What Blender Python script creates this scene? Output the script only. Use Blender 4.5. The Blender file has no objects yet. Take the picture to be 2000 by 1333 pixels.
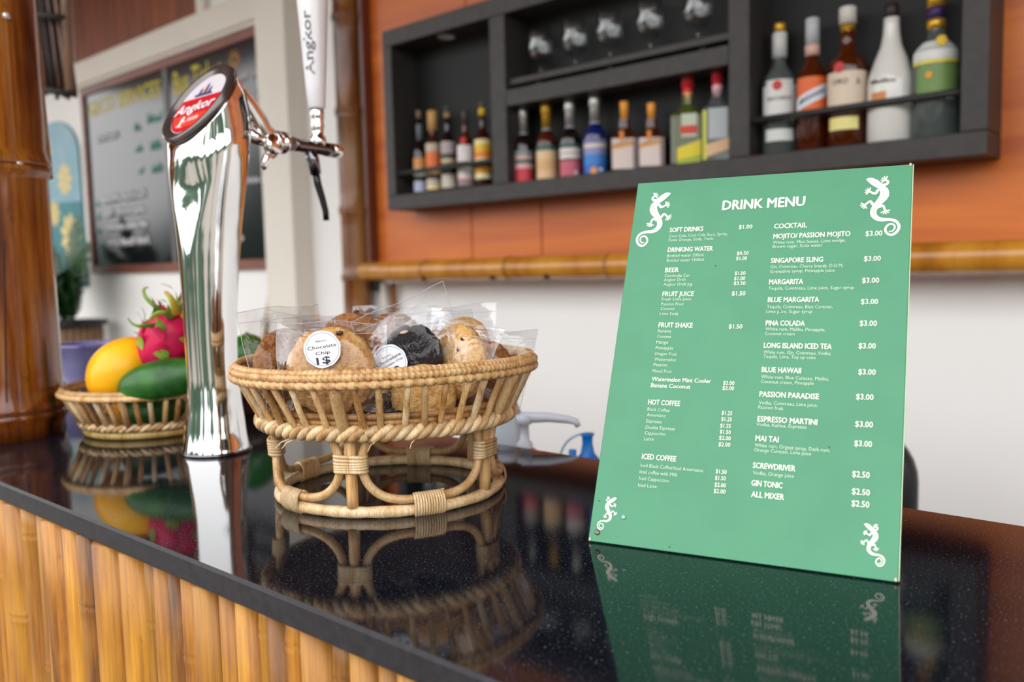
import bpy, math, random
from math import sin, cos, pi, radians, sqrt, atan2
from mathutils import Vector, Matrix, noise
random.seed(7)
S = bpy.context.scene
COL = S.collection
# ------------------------------------------------------------------ camera
CH = .205                                             # camera height above the bar top (z = 0 is the bar top)
FPX = 1660.0
cF = Vector((-.6527, .7527, -.0856)).normalized()
cR = Vector((.7567, .6534, -.0240)); cR = (cR - cF * cR.dot(cF)).normalized()
cU = cR.cross(cF)
cam = bpy.data.cameras.new('camera'); camo = bpy.data.objects.new('camera', cam); COL.objects.link(camo)
camo.matrix_world = Matrix((( cR.x, cU.x, -cF.x, 0), (cR.y, cU.y, -cF.y, 0), (cR.z, cU.z, -cF.z, CH), (0, 0, 0, 1)))
cam.sensor_width = 36; cam.lens = FPX / 2000 * 36; cam.clip_start = .02; cam.clip_end = 100
cam.dof.use_dof = True; cam.dof.focus_distance = .66; cam.dof.aperture_fstop = 5.2
S.camera = camo
# ------------------------------------------------------------------ world and lights
def srgb(h):
    if isinstance(h, str):
        h = h.lstrip('#'); c = [int(h[i:i + 2], 16) / 255 for i in (0, 2, 4)]
    else: c = h
    return tuple(((x + .055) / 1.055) ** 2.4 if x > .04045 else x / 12.92 for x in c) + (1,)
W = bpy.data.worlds.new('world'); S.world = W; W.use_nodes = True
wn = W.node_tree.nodes; wl = W.node_tree.links
bg = wn['Background']
tc = wn.new('ShaderNodeTexCoord'); sep = wn.new('ShaderNodeSeparateXYZ'); wl.new(tc.outputs['Generated'], sep.inputs[0])
mp = wn.new('ShaderNodeMapping'); mp.inputs['Scale'].default_value = (3.2, 3.2, 1.1); wl.new(tc.outputs['Generated'], mp.inputs[0])
nz = wn.new('ShaderNodeTexNoise'); nz.inputs['Scale'].default_value = 1.6; nz.inputs['Detail'].default_value = 4; wl.new(mp.outputs[0], nz.inputs[0])
ma = wn.new('ShaderNodeMath'); ma.operation = 'MULTIPLY_ADD'; wl.new(nz.outputs[0], ma.inputs[0]); ma.inputs[1].default_value = -.75; wl.new(sep.outputs[2], ma.inputs[2])
rp = wn.new('ShaderNodeValToRGB'); wl.new(ma.outputs[0], rp.inputs[0])      # ground, foliage, bright overcast sky
rp.color_ramp.interpolation = 'LINEAR'
el = rp.color_ramp.elements
ad = wn.new('ShaderNodeMath'); ad.operation = 'ADD'; ad.inputs[1].default_value = .6; wl.new(ma.outputs[0], ad.inputs[0]); wl.new(ad.outputs[0], rp.inputs[0])
el[0].position = .0; el[0].color = (.20, .18, .16, 1)
el[1].position = .12; el[1].color = (.16, .15, .13, 1)
for p, c in ((.17, (.02, .03, .02, 1)), (.31, (.04, .066, .046, 1)), (.37, (.90, .90, .90, 1)), (.6, (.95, .95, .96, 1))):
    e = el.new(p); e.color = c
wl.new(rp.outputs[0], bg.inputs[0]); bg.inputs[1].default_value = 3.1
def area(name, loc, target, sx, sy, power, col=(1, 1, 1)):
    l = bpy.data.lights.new(name, 'AREA'); l.shape = 'RECTANGLE'; l.size = sx; l.size_y = sy; l.energy = power; l.color = col
    o = bpy.data.objects.new(name, l); COL.objects.link(o); o.location = loc
    o.rotation_euler = (Vector(target) - Vector(loc)).to_track_quat('-Z', 'Y').to_euler()
    return o
S.view_settings.view_transform = 'Standard'; S.view_settings.look = 'None'
S.view_settings.exposure = 0.22; S.view_settings.gamma = 1.0; S.view_settings.use_curve_mapping = False
# ------------------------------------------------------------------ helpers
def ray(u, v): return cF + cR * ((u - 1000) / FPX) - cU * ((v - 666.5) / FPX)
C0 = Vector((0, 0, CH))
def atY(u, v, y): d = ray(u, v); return C0 + d * (y / d.y)          # point of the plane y = const
def atD(u, v, t): return C0 + ray(u, v) * t                         # point at depth t

class MB:
    def __init__(s): s.v = []; s.f = []; s.m = []; s.sm = []; s.mi = 0; s.sh = True
    def add(s, vs, fs):
        n = len(s.v); s.v += [tuple(p) for p in vs]
        for f in fs: s.f.append([i + n for i in f]); s.m.append(s.mi); s.sm.append(s.sh)
    def box(s, c, d, rot=None, bev=0):
        x, y, z = d[0] / 2, d[1] / 2, d[2] / 2
        sh = s.sh; s.sh = False
        if bev <= 0:
            vs = [Vector((a * x, b * y, e * z)) for a in (-1, 1) for b in (-1, 1) for e in (-1, 1)]
            fs = [(0, 1, 3, 2), (4, 6, 7, 5), (0, 4, 5, 1), (2, 3, 7, 6), (0, 2, 6, 4), (1, 5, 7, 3)]
        else:
            b = bev; vs = []; idx = {}
            for sx in (-1, 1):
                for sy in (-1, 1):
                    for sz in (-1, 1):
                        for k in range(3):
                            p = [sx * (x - b), sy * (y - b), sz * (z - b)]; p[k] += (sx, sy, sz)[k] * b
                            idx[(sx, sy, sz, k)] = len(vs); vs.append(Vector(p))
            fs = []
            for k in range(3):
                o = [i for i in range(3) if i != k]
                for sg in (-1, 1):
                    q = []
                    for a, e in ((-1, -1), (1, -1), (1, 1), (-1, 1)):
                        t = [0, 0, 0]; t[k] = sg; t[o[0]] = a; t[o[1]] = e; q.append(idx[(*t, k)])
                    fs.append(q)
            for k in range(3):
                o = [i for i in range(3) if i != k]
                for a in (-1, 1):
                    for e in (-1, 1):
                        t0 = [0, 0, 0]; t1 = [0, 0, 0]; t0[k] = -1; t1[k] = 1
                        for t in (t0, t1): t[o[0]] = a; t[o[1]] = e
                        fs.append([idx[(*t0, o[0])], idx[(*t1, o[0])], idx[(*t1, o[1])], idx[(*t0, o[1])]])
            for sx in (-1, 1):
                for sy in (-1, 1):
                    for sz in (-1, 1): fs.append([idx[(sx, sy, sz, k)] for k in range(3)])
        M = rot.to_3x3() if rot is not None else Matrix.Identity(3)
        s.add([M @ p + Vector(c) for p in vs], fs); s.sh = sh
    def span(s, a, b, bev=0):
        s.box([(p + q) / 2 for p, q in zip(a, b)], [abs(q - p) for p, q in zip(a, b)], None, bev)
    def tube(s, pts, r, n=8, closed=False, caps=True, flat=1.0, twist=0):
        pts = [Vector(p) for p in pts]; m = len(pts)
        rr = r if isinstance(r, (list, tuple)) else [r] * m
        ref = None; vs = []
        for i, p in enumerate(pts):
            a = pts[(i - 1) % m] if (closed or i > 0) else p
            b = pts[(i + 1) % m] if (closed or i < m - 1) else p
            t = (b - a).normalized()
            if ref is None:
                ref = Vector((0, 0, 1)) if abs(t.z) < .9 else Vector((1, 0, 0))
            ref = (ref - t * ref.dot(t)).normalized(); bi = t.cross(ref)
            for k in range(n):
                an = 2 * pi * k / n + twist * i
                vs.append(p + ref * cos(an) * rr[i] + bi * sin(an) * rr[i] * flat)
        fs = []
        for i in range(m if closed else m - 1):
            j = (i + 1) % m
            for k in range(n): fs.append((i * n + k, i * n + (k + 1) % n, j * n + (k + 1) % n, j * n + k))
        if caps and not closed:
            fs.append(tuple(range(n))[::-1]); fs.append(tuple((m - 1) * n + k for k in range(n)))
        s.add(vs, fs)
    def lathe(s, prof, n=24, c=(0, 0, 0), sx=1, sy=1, cap0=True, cap1=True, a0=0, a1=2 * pi, fn=None, M=None):
        full = abs(a1 - a0 - 2 * pi) < 1e-6; cols = n if full else n + 1
        vs = []
        for (r, z) in prof:
            for k in range(cols):
                a = a0 + (a1 - a0) * k / n
                p = Vector((r * cos(a) * sx, r * sin(a) * sy, z))
                if fn: p = fn(p, a, z)
                if M is not None: p = M @ p
                vs.append(p + Vector(c))
        fs = []
        for i in range(len(prof) - 1):
            for k in range(n):
                k2 = (k + 1) % cols
                fs.append((i * cols + k, i * cols + k2, (i + 1) * cols + k2, (i + 1) * cols + k))
        if full and cap0 and prof[0][0] > 1e-6: fs.append(tuple(range(cols))[::-1])
        if full and cap1 and prof[-1][0] > 1e-6: fs.append(tuple((len(prof) - 1) * cols + k for k in range(cols)))
        s.add(vs, fs)
    def loft(s, rings, caps=True):
        n = len(rings[0]); fs = []
        for i in range(len(rings) - 1):
            for k in range(n): fs.append((i * n + k, i * n + (k + 1) % n, (i + 1) * n + (k + 1) % n, (i + 1) * n + k))
        if caps: fs.append(tuple(range(n))[::-1]); fs.append(tuple((len(rings) - 1) * n + k for k in range(n)))
        s.add([p for r in rings for p in r], fs)
    def poly(s, pts, back=None):
        s.add(pts, [tuple(range(len(pts)))])
    def build(s, name, mat, parent=None, tr=None, smooth=None):
        me = bpy.data.meshes.new(name); vs = s.v
        if tr is not None: vs = [tr @ Vector(p) for p in vs]
        me.from_pydata([tuple(p) for p in vs], [], s.f)
        mats = mat if isinstance(mat, (list, tuple)) else [mat]
        for m_ in mats: me.materials.append(m_)
        me.polygons.foreach_set('material_index', s.m)
        me.polygons.foreach_set('use_smooth', s.sm)
        me.update()
        o = bpy.data.objects.new(name, me); COL.objects.link(o)
        if parent is not None: o.parent = parent
        return o
def B1(name, mat, a, b, parent=None, bev=0):
    m = MB(); m.span(a, b, bev); return m.build(name, mat, parent)
def tag(o, label, cat, group=None):
    o['label'] = label; o['category'] = cat
    if group: o['group'] = group
    return o
def thing(name, label, cat, loc=(0, 0, 0), rz=0, group=None):
    o = bpy.data.objects.new(name, None); COL.objects.link(o); o.location = loc; o.rotation_euler = (0, 0, rz)
    o.empty_display_size = .05
    return tag(o, label, cat, group)
def structure(o): o['kind'] = 'structure'; return o
# ------------------------------------------------------------------ materials
MATS = {}
def nt(name):
    m = bpy.data.materials.new(name); m.use_nodes = True
    return m, m.node_tree.nodes, m.node_tree.links, m.node_tree.nodes['Principled BSDF']
def M(name, col, rough=.5, metal=0, spec=.5, trans=0, ior=1.45, coat=0, var=0, vscale=8, stretch=(1, 1, 1), bump=0, bscale=60, alt=None, emis=0, rnd=0, sub=0):
    if name in MATS: return MATS[name]
    m, n, l, b = nt(name); c = srgb(col)
    b.inputs['Base Color'].default_value = c; b.inputs['Roughness'].default_value = rough; b.inputs['Metallic'].default_value = metal
    b.inputs['Specular IOR Level'].default_value = spec; b.inputs['Transmission Weight'].default_value = trans; b.inputs['IOR'].default_value = ior
    b.inputs['Coat Weight'].default_value = coat; b.inputs['Coat Roughness'].default_value = .08
    if sub: b.inputs['Subsurface Weight'].default_value = sub; b.inputs['Subsurface Scale'].default_value = .01
    if emis: b.inputs['Emission Color'].default_value = c; b.inputs['Emission Strength'].default_value = emis
    t = n.new('ShaderNodeTexCoord'); mpn = n.new('ShaderNodeMapping'); mpn.inputs['Scale'].default_value = stretch
    oi = n.new('ShaderNodeObjectInfo'); va = n.new('ShaderNodeVectorMath'); va.operation = 'ADD'
    sc = n.new('ShaderNodeVectorMath'); sc.operation = 'SCALE'; sc.inputs['Scale'].default_value = 7.3
    l.new(oi.outputs['Random'], sc.inputs[0]); l.new(t.outputs['Object'], va.inputs[0]); l.new(sc.outputs[0], va.inputs[1]); l.new(va.outputs[0], mpn.inputs[0])
    if var or alt:
        z = n.new('ShaderNodeTexNoise'); z.inputs['Scale'].default_value = vscale; z.inputs['Detail'].default_value = 5; l.new(mpn.outputs[0], z.inputs[0])
        r = n.new('ShaderNodeValToRGB'); l.new(z.outputs[0], r.inputs[0])
        ca = srgb(alt) if alt else tuple(x * (1 - var) for x in c[:3]) + (1,)
        r.color_ramp.elements[0].position = .36; r.color_ramp.elements[0].color = ca
        r.color_ramp.elements[1].position = .64; r.color_ramp.elements[1].color = c
        out = r.outputs[0]
        if rnd:
            h = n.new('ShaderNodeHueSaturation'); mr = n.new('ShaderNodeMapRange'); mr.inputs[3].default_value = 1 - rnd; mr.inputs[4].default_value = 1 + rnd
            l.new(oi.outputs['Random'], mr.inputs[0]); l.new(mr.outputs[0], h.inputs['Value']); l.new(out, h.inputs['Color']); out = h.outputs[0]
        l.new(out, b.inputs['Base Color'])
    if bump:
        z2 = n.new('ShaderNodeTexNoise'); z2.inputs['Scale'].default_value = bscale; z2.inputs['Detail'].default_value = 4; l.new(mpn.outputs[0], z2.inputs[0])
        bp = n.new('ShaderNodeBump'); bp.inputs['Strength'].default_value = bump; bp.inputs['Distance'].default_value = .002; l.new(z2.outputs[0], bp.inputs['Height']); l.new(bp.outputs[0], b.inputs['Normal'])
    MATS[name] = m; return m
def bamboo(name, light, dark, deep, rough=.32, spots=True, scale=1.0, amt=.5):
    if name in MATS: return MATS[name]
    m, n, l, b = nt(name); t = n.new('ShaderNodeTexCoord'); oi = n.new('ShaderNodeObjectInfo')
    sc = n.new('ShaderNodeVectorMath'); sc.operation = 'SCALE'; sc.inputs['Scale'].default_value = 9.1; l.new(oi.outputs['Random'], sc.inputs[0])
    va = n.new('ShaderNodeVectorMath'); va.operation = 'ADD'; l.new(t.outputs['Object'], va.inputs[0]); l.new(sc.outputs[0], va.inputs[1])
    m1 = n.new('ShaderNodeMapping'); m1.inputs['Scale'].default_value = (38 * scale, 38 * scale, 5 * scale); l.new(va.outputs[0], m1.inputs[0])
    z = n.new('ShaderNodeTexNoise'); z.inputs['Scale'].default_value = 1; z.inputs['Detail'].default_value = 5; z.inputs['Roughness'].default_value = .6; l.new(m1.outputs[0], z.inputs[0])
    r = n.new('ShaderNodeValToRGB'); l.new(z.outputs[0], r.inputs[0]); e = r.color_ramp.elements
    e[0].position = .30; e[0].color = srgb(deep); e[1].position = .66; e[1].color = srgb(light); k = e.new(.46); k.color = srgb(dark)
    h = n.new('ShaderNodeHueSaturation'); mr = n.new('ShaderNodeMapRange'); mr.inputs[3].default_value = .72; mr.inputs[4].default_value = 1.18
    l.new(oi.outputs['Random'], mr.inputs[0]); l.new(mr.outputs[0], h.inputs['Value']); l.new(r.outputs[0], h.inputs['Color']); out = h.outputs[0]
    # fine dark lengthwise fibres
    m2 = n.new('ShaderNodeMapping'); m2.inputs['Scale'].default_value = (420 * scale, 420 * scale, 9 * scale); l.new(va.outputs[0], m2.inputs[0])
    z2 = n.new('ShaderNodeTexNoise'); z2.inputs['Detail'].default_value = 2; z2.inputs['Scale'].default_value = 1; l.new(m2.outputs[0], z2.inputs[0])
    mx = n.new('ShaderNodeMixRGB'); mx.blend_type = 'MULTIPLY'; r2 = n.new('ShaderNodeValToRGB'); l.new(z2.outputs[0], r2.inputs[0])
    r2.color_ramp.elements[0].position = .3; r2.color_ramp.elements[0].color = (1 - amt, 1 - amt * 1.1, 1 - amt * 1.2, 1); r2.color_ramp.elements[1].position = .55; r2.color_ramp.elements[1].color = (1, 1, 1, 1)
    mx.inputs[0].default_value = 1; l.new(out, mx.inputs[1]); l.new(r2.outputs[0], mx.inputs[2]); out = mx.outputs[0]
    if spots:
        m3 = n.new('ShaderNodeMapping'); m3.inputs['Scale'].default_value = (60 * scale, 60 * scale, 26 * scale); l.new(va.outputs[0], m3.inputs[0])
        z3 = n.new('ShaderNodeTexNoise'); z3.inputs['Detail'].default_value = 6; z3.inputs['Scale'].default_value = 1; z3.inputs['Roughness'].default_value = .7; l.new(m3.outputs[0], z3.inputs[0])
        r3 = n.new('ShaderNodeValToRGB'); l.new(z3.outputs[0], r3.inputs[0]); r3.color_ramp.elements[0].position = .62; r3.color_ramp.elements[0].color = (0, 0, 0, 1); r3.color_ramp.elements[1].position = .74; r3.color_ramp.elements[1].color = (.8, .8, .8, 1)
        mx2 = n.new('ShaderNodeMixRGB'); l.new(r3.outputs[0], mx2.inputs[0]); l.new(out, mx2.inputs[1]); mx2.inputs[2].default_value = srgb(deep)[:3] + (1,); out = mx2.outputs[0]
    l.new(out, b.inputs['Base Color']); b.inputs['Roughness'].default_value = rough; b.inputs['Coat Weight'].default_value = .25 if rough < .4 else .04; b.inputs['Coat Roughness'].default_value = .2
    bp = n.new('ShaderNodeBump'); bp.inputs['Strength'].default_value = .25; bp.inputs['Distance'].default_value = .001; l.new(z2.outputs[0], bp.inputs['Height']); l.new(bp.outputs[0], b.inputs['Normal'])
    MATS[name] = m; return m
def wood(name, a, c, axis='x', scale=1.0, rough=.35, coat=.3):
    if name in MATS: return MATS[name]
    m, n, l, b = nt(name); t = n.new('ShaderNodeTexCoord'); mpn = n.new('ShaderNodeMapping')
    s = {'x': (.8, 9, 9), 'z': (9, 9, .8)}[axis]; mpn.inputs['Scale'].default_value = tuple(q * scale for q in s); l.new(t.outputs['Object'], mpn.inputs[0])
    z = n.new('ShaderNodeTexNoise'); z.inputs['Scale'].default_value = 1.5; z.inputs['Detail'].default_value = 8; z.inputs['Distortion'].default_value = .6; l.new(mpn.outputs[0], z.inputs[0])
    r = n.new('ShaderNodeValToRGB'); l.new(z.outputs[0], r.inputs[0]); e = r.color_ramp.elements
    e[0].position = .32; e[0].color = srgb(c); e[1].position = .68; e[1].color = srgb(a)
    l.new(r.outputs[0], b.inputs['Base Color']); b.inputs['Roughness'].default_value = rough; b.inputs['Coat Weight'].default_value = coat; b.inputs['Coat Roughness'].default_value = .25
    MATS[name] = m; return m
def granite():
    m, n, l, b = nt('black_granite'); t = n.new('ShaderNodeTexCoord')
    v = n.new('ShaderNodeTexVoronoi'); v.inputs['Scale'].default_value = 900; l.new(t.outputs['Object'], v.inputs[0])
    z = n.new('ShaderNodeTexNoise'); z.inputs['Scale'].default_value = 700; z.inputs['Detail'].default_value = 3; l.new(t.outputs['Object'], z.inputs[0])
    r = n.new('ShaderNodeValToRGB'); l.new(z.outputs[0], r.inputs[0]); e = r.color_ramp.elements
    e[0].position = .50; e[0].color = (.0035, .004, .006, 1); e[1].position = .78; e[1].color = (.22, .27, .38, 1); k = e.new(.64); k.color = (.016, .02, .032, 1)
    l.new(r.outputs[0], b.inputs['Base Color'])
    r2 = n.new('ShaderNodeMapRange'); l.new(z.outputs[0], r2.inputs[0]); r2.inputs[3].default_value = .02; r2.inputs[4].default_value = .085; l.new(r2.outputs[0], b.inputs['Roughness'])
    b.inputs['IOR'].default_value = 1.5
    bp = n.new('ShaderNodeBump'); bp.inputs['Strength'].default_value = .05; bp.inputs['Distance'].default_value = .0002; l.new(z.outputs[0], bp.inputs['Height']); l.new(bp.outputs[0], b.inputs['Normal'])
    return m
def film():
    m, n, l, b = nt('clear_film'); n.remove(b); out = n['Material Output']
    t = n.new('ShaderNodeTexCoord'); z = n.new('ShaderNodeTexNoise'); z.inputs['Scale'].default_value = 34; z.inputs['Detail'].default_value = 3; z.inputs['Distortion'].default_value = 1.5; l.new(t.outputs['Object'], z.inputs[0])
    bp = n.new('ShaderNodeBump'); bp.inputs['Strength'].default_value = .5; bp.inputs['Distance'].default_value = .004; l.new(z.outputs[0], bp.inputs['Height'])
    g = n.new('ShaderNodeBsdfGlossy'); g.inputs['Roughness'].default_value = .05; g.inputs[0].default_value = (1, 1, 1, 1); l.new(bp.outputs[0], g.inputs['Normal'])
    tr = n.new('ShaderNodeBsdfTransparent'); tr.inputs[0].default_value = (.975, .98, .985, 1)
    lw = n.new('ShaderNodeLayerWeight'); lw.inputs[0].default_value = .32; l.new(bp.outputs[0], lw.inputs['Normal'])
    mr = n.new('ShaderNodeMapRange'); l.new(lw.outputs['Facing'], mr.inputs[0]); mr.inputs[3].default_value = .022; mr.inputs[4].default_value = .50
    mx = n.new('ShaderNodeMixShader'); l.new(mr.outputs[0], mx.inputs[0]); l.new(tr.outputs[0], mx.inputs[1]); l.new(g.outputs[0], mx.inputs[2]); l.new(mx.outputs[0], out.inputs[0])
    return m
GRANITE = granite(); FILM = film()
CREAM = M('cream_paint', '#e4ddd2', .6, var=.05, vscale=3)
WHITE = M('white_wall_paint', '#f3f1ee', .6, var=.04, vscale=2)
BLACKW = M('black_painted_wood', '#3a3634', .5, var=.25, vscale=40, bump=.15)
BLACKIN = M('black_niche_back', '#0e0d0d', .6, var=.2, vscale=6)
CHROME = M('chrome', '#f2f2f2', .045, metal=1)
DCHROME = M('dark_chrome', '#77767a', .12, metal=1)
PEWTER = M('pewter_bezel', '#5c5553', .22, metal=.7, coat=.4)
STEEL = M('brushed_steel', '#c9c9c6', .3, metal=1)
def thin_glass():
    m, n, l, b = nt('thin_glass'); n.remove(b); out = n['Material Output']
    g = n.new('ShaderNodeBsdfGlossy'); g.inputs['Roughness'].default_value = .02; tr = n.new('ShaderNodeBsdfTransparent'); tr.inputs[0].default_value = (.93, .94, .94, 1)
    lw = n.new('ShaderNodeLayerWeight'); lw.inputs[0].default_value = .22; mr = n.new('ShaderNodeMapRange'); l.new(lw.outputs['Facing'], mr.inputs[0]); mr.inputs[3].default_value = .05; mr.inputs[4].default_value = .55
    mx = n.new('ShaderNodeMixShader'); l.new(mr.outputs[0], mx.inputs[0]); l.new(tr.outputs[0], mx.inputs[1]); l.new(g.outputs[0], mx.inputs[2]); l.new(mx.outputs[0], out.inputs[0]); return m
GLASS = thin_glass()
ORANGEW = wood('orange_plywood', '#df7a22', '#b85312', 'x', 1.0, .42, .1)
DARKW = wood('reddish_brown_wood', '#93481a', '#57260c', 'z', 1.3, .5, .03)
FRAMEW = wood('frame_wood', '#8a4526', '#5a2a1c', 'x', 2, .4, .2)
def text_meshes(items):
    # items: (string, cap height, target width or None, bold offset) -> list of (verts, faces, width)
    obs = []
    for (s_, cap, wid, off) in items:
        cu = bpy.data.curves.new('lettering', 'FONT'); cu.body = s_; cu.size = 1.0; cu.offset = off; cu.resolution_u = 2; cu.fill_mode = 'FRONT'
        o = bpy.data.objects.new('lettering', cu); COL.objects.link(o); obs.append(o)
    dg = bpy.context.evaluated_depsgraph_get(); dg.update(); res = []
    for o, (s_, cap, wid, off) in zip(obs, items):
        me = o.evaluated_get(dg).to_mesh()
        vs = [v.co.copy() for v in me.vertices]; fs = [tuple(p.vertices) for p in me.polygons]
        x0 = min(v.x for v in vs); x1 = max(v.x for v in vs); k = cap / .729
        kx = (wid / (x1 - x0)) if wid else k
        vs = [((v.x - x0) * kx, v.y * k) for v in vs]
        res.append((vs, fs, (x1 - x0) * kx)); o.evaluated_get(dg).to_mesh_clear()
    for o in obs:
        cu = o.data; bpy.data.objects.remove(o); bpy.data.curves.remove(cu)
    return res
def write_each(name, items, mat, parent, mp_, lift=None):
    return [write(name, [it], mat, parent, mp_, lift) for it in items]
def write(name, items, mat, parent, mp_, lift=None):
    # items: (string, x, y, cap, width, bold); mp_(x, y) -> local 3D point
    m = MB(); m.sh = False
    for (vs, fs, w), it in zip(text_meshes([(i[0], i[3], i[4], 0 if lift else i[5] * .6) for i in items]), items):
        b = it[5] * it[3] * 1.6                       # heavier strokes: the same outline laid down again a hair aside
        for k, (dx, dy) in enumerate(((0, 0),) if (b <= 0 or not lift) else ((-b, 0), (b, 0), (0, -b * .7), (0, b * .7))):
            up = lift * k if lift else Vector(); m.add([Vector(mp_(it[1] + x + dx, it[2] + y + dy)) + up for x, y in vs], fs)
    return m.build(name, mat, parent)
# ------------------------------------------------------------------ the setting
FL = -1.05; WY = 1.935; ZC = 2.02
structure(B1('floor', M('grey_floor_tile', '#8d867c', .5, var=.2, vscale=2), (-8.5, -3.0, FL - .1), (2.6, WY + .1, FL)))
structure(B1('ceiling', DARKW, (-8.5, -.4, ZC), (2.6, WY + .1, ZC + .1)))
structure(B1('wall_back', WHITE, (-8.5, WY, FL), (2.6, WY + .1, ZC)))
structure(B1('wall_right', CREAM, (2.5, .9, FL), (2.6, WY, ZC)))
# reddish plywood lining above the bamboo rail, three panels
for x0, x1 in ((-2.262, -1.820), (-1.816, -1.544), (-1.540, .1), (.104, 2.5)):
    o = structure(B1('wall_plywood_panel', ORANGEW, (x0, WY - .016, .205), (x1, WY, ZC), None, .0015))
# cream column left of the bar
structure(B1('wall_column', CREAM, (-2.840, 1.851, FL), (-2.653, WY, ZC), None, .004))
# upper left: framed plywood panel and cream beam above the blackboards
structure(B1('trim_1', CREAM, (-4.61, 1.896, 1.1768), (-2.840, WY, 1.286), None, .004))
structure(B1('trim_2', CREAM, (-3.345, 1.905, 1.286), (-3.281, WY, ZC), None, .004))
structure(B1('trim_3', CREAM, (-4.61, 1.905, 1.286), (-4.558, WY, ZC), None, .004))
structure(B1('trim_4', CREAM, (-4.558, 1.896, 1.94), (-3.345, WY, 2.01), None, .004))
structure(B1('wall_upper_panel', DARKW, (-4.558, 1.922, 1.286), (-3.345, WY, 1.94)))
structure(B1('trim_5', CREAM, (-4.61, 1.909, 1.1622), (-2.840, WY, 1.1764), None, .002))

# ------------------------------------------------------------------ bar counter
BY0, BY1 = .2985, .731
bar = thing('bar_counter', 'bar counter with polished black granite top over a front of upright bamboo poles', 'counter', (-.9, .5, FL))
def loc(p, o): return (p[0] - o[0], p[1] - o[1], p[2] - o[2])
BO = (-.9, .5, FL)
XA, XB = -3.2, 1.2
m = MB(); m.span(loc((XA, BY0, -.0195), BO), loc((XB, BY1, 0), BO), .0022)
HONED = M('honed_granite_edge', '#29272b', .5, spec=.3, var=.35, vscale=160)
for i, f in enumerate(m.f):
    vs = [Vector(m.v[k]) for k in f]; c = sum(vs, Vector()) / len(vs)
    if abs(c.y - (BY0 - .5)) < .0021: m.m[i] = 1
m.build('countertop', [GRANITE, HONED], bar)
B1('carcass', DARKW, loc((XA, BY0 + .035, FL), BO), loc((XB, BY1 - .04, -.0205), BO), bar)
m = MB(); m.span(loc((XA, BY0 + .03, -.045), BO), loc((XB, BY0 + .0345, -.021), BO)); m.build('top_batten', DARKW, bar)
CULM = bamboo('bamboo_culm', '#b98222', '#9c6318', '#4c260a', .5, True, 1.0, .3)
edges = [-.9903, -.9611, -.921, -.8908, -.862, -.8217, -.7861, -.7505, -.7075, -.672, -.6556, -.6298, -.613, -.5908, -.5567, -.5335, -.5083, -.4953, -.475, -.4556, -.425, -.4063, -.3809, -.3611]
rnd = random.Random(3)
e2 = list(edges)
while e2[0] > -1.9: e2.insert(0, e2[0] - rnd.uniform(.022, .04))
while e2[-1] < .5: e2.append(e2[-1] + rnd.uniform(.017, .034))
for a, b in zip(e2[:-1], e2[1:]):
    r = (b - a) / 2 * .985; prof = []; L = 1.05 - .0215
    nodes = []; z = rnd.uniform(.02, .35)
    while z < L: nodes.append(z); z += rnd.uniform(.22, .36)
    m = MB(); pr = [(r * .93, 0), (r, .004)]; zz = .05; marks = sorted(set([0.05 * k for k in range(1, 20)] + [n_ + d for n_ in nodes for d in (-.006, -.003, -.001, .0015, .004, .009)]))
    for z in marks:
        if not .006 < z < L - .002: continue
        q = 1.0
        for n_ in nodes:
            d = z - n_
            if abs(d) < .0105: q = {-.006: 1.03, -.003: 1.09, -.001: .97, .0015: 1.07, .004: 1.05, .009: 1.0}.get(round(d, 4), 1.0)
        pr.append((r * q, z))
    pr.append((r, L)); lx, ly = rnd.uniform(-.0012, .0012), rnd.uniform(-.001, .001)
    m.lathe(pr, 16, c=(0, 0, 0), sy=.95, fn=lambda p, an, z: Vector((p.x + lx * z * 2, p.y + ly, p.z)))
    o = m.build('bamboo_pole', CULM, bar); o.location = ((a + b) / 2 + .9, .3155 - .5 + rnd.uniform(-.001, .001), 0)
# lower worktop behind the bar that the bottles stand on
WTZ = -.19
wt = thing('back_worktop', 'low dark worktop behind the bar counter carrying syrup bottles', 'worktop', (-1.1, 1.0, FL))
B1('tabletop', DARKW, (-1.9, -.25, WTZ - FL - .03), (1.4, .2, WTZ - FL), wt, .002)
for sx in (-1.8, 1.3):
    for sy in (-.2, .15): B1('leg', DARKW, (sx - .03, sy - .03, 0), (sx + .03, sy + .03, WTZ - FL - .03), wt)

# ------------------------------------------------------------------ bamboo posts and rail
def culm_tube(p0, p1, r, nodes, n=28, gap=.0, bulge=1.06, rend=True, rfn=None):
    p0, p1 = Vector(p0), Vector(p1); L = (p1 - p0).length; t = (p1 - p0) / L
    q = t.to_track_quat('Z', 'Y').to_matrix()
    st = sorted(set([L * k / 24 for k in range(25)] + [x + d for x in nodes for d in (-.02, -.008, -.004, -.001, .002, .006, .02)]))
    pr = []
    if rend: pr += [(r * .55, 0), (r * .9, .004)]
    for s_ in st:
        if s_ < (.006 if rend else 0) or s_ > L: continue
        k = 1.0
        for x in nodes:
            d = round(s_ - x, 4)
            k = {-.02: 1.0, -.008: bulge * .99, -.004: bulge, -.001: bulge * .955, .002: bulge, .006: bulge * .985, .02: 1.0}.get(d, k)
        rr = r * k * (rfn(s_) if rfn else 1)
        pr.append((rr, s_))
    m = MB(); m.lathe(pr, n, c=p0, M=q); return m
POST1 = bamboo('bamboo_post_big', '#ba7628', '#854313', '#2c1206', .14, True, .6, .4)
POST2 = bamboo('bamboo_post_far', '#bd8540', '#8a4c18', '#43200a', .3, False, .4, .2)
RAIL = bamboo('bamboo_rail', '#c48a30', '#b07222', '#8e5516', .2, False, .2, .1)
NODE = M('bamboo_node_dark', '#3a1c0a', .6)
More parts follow.
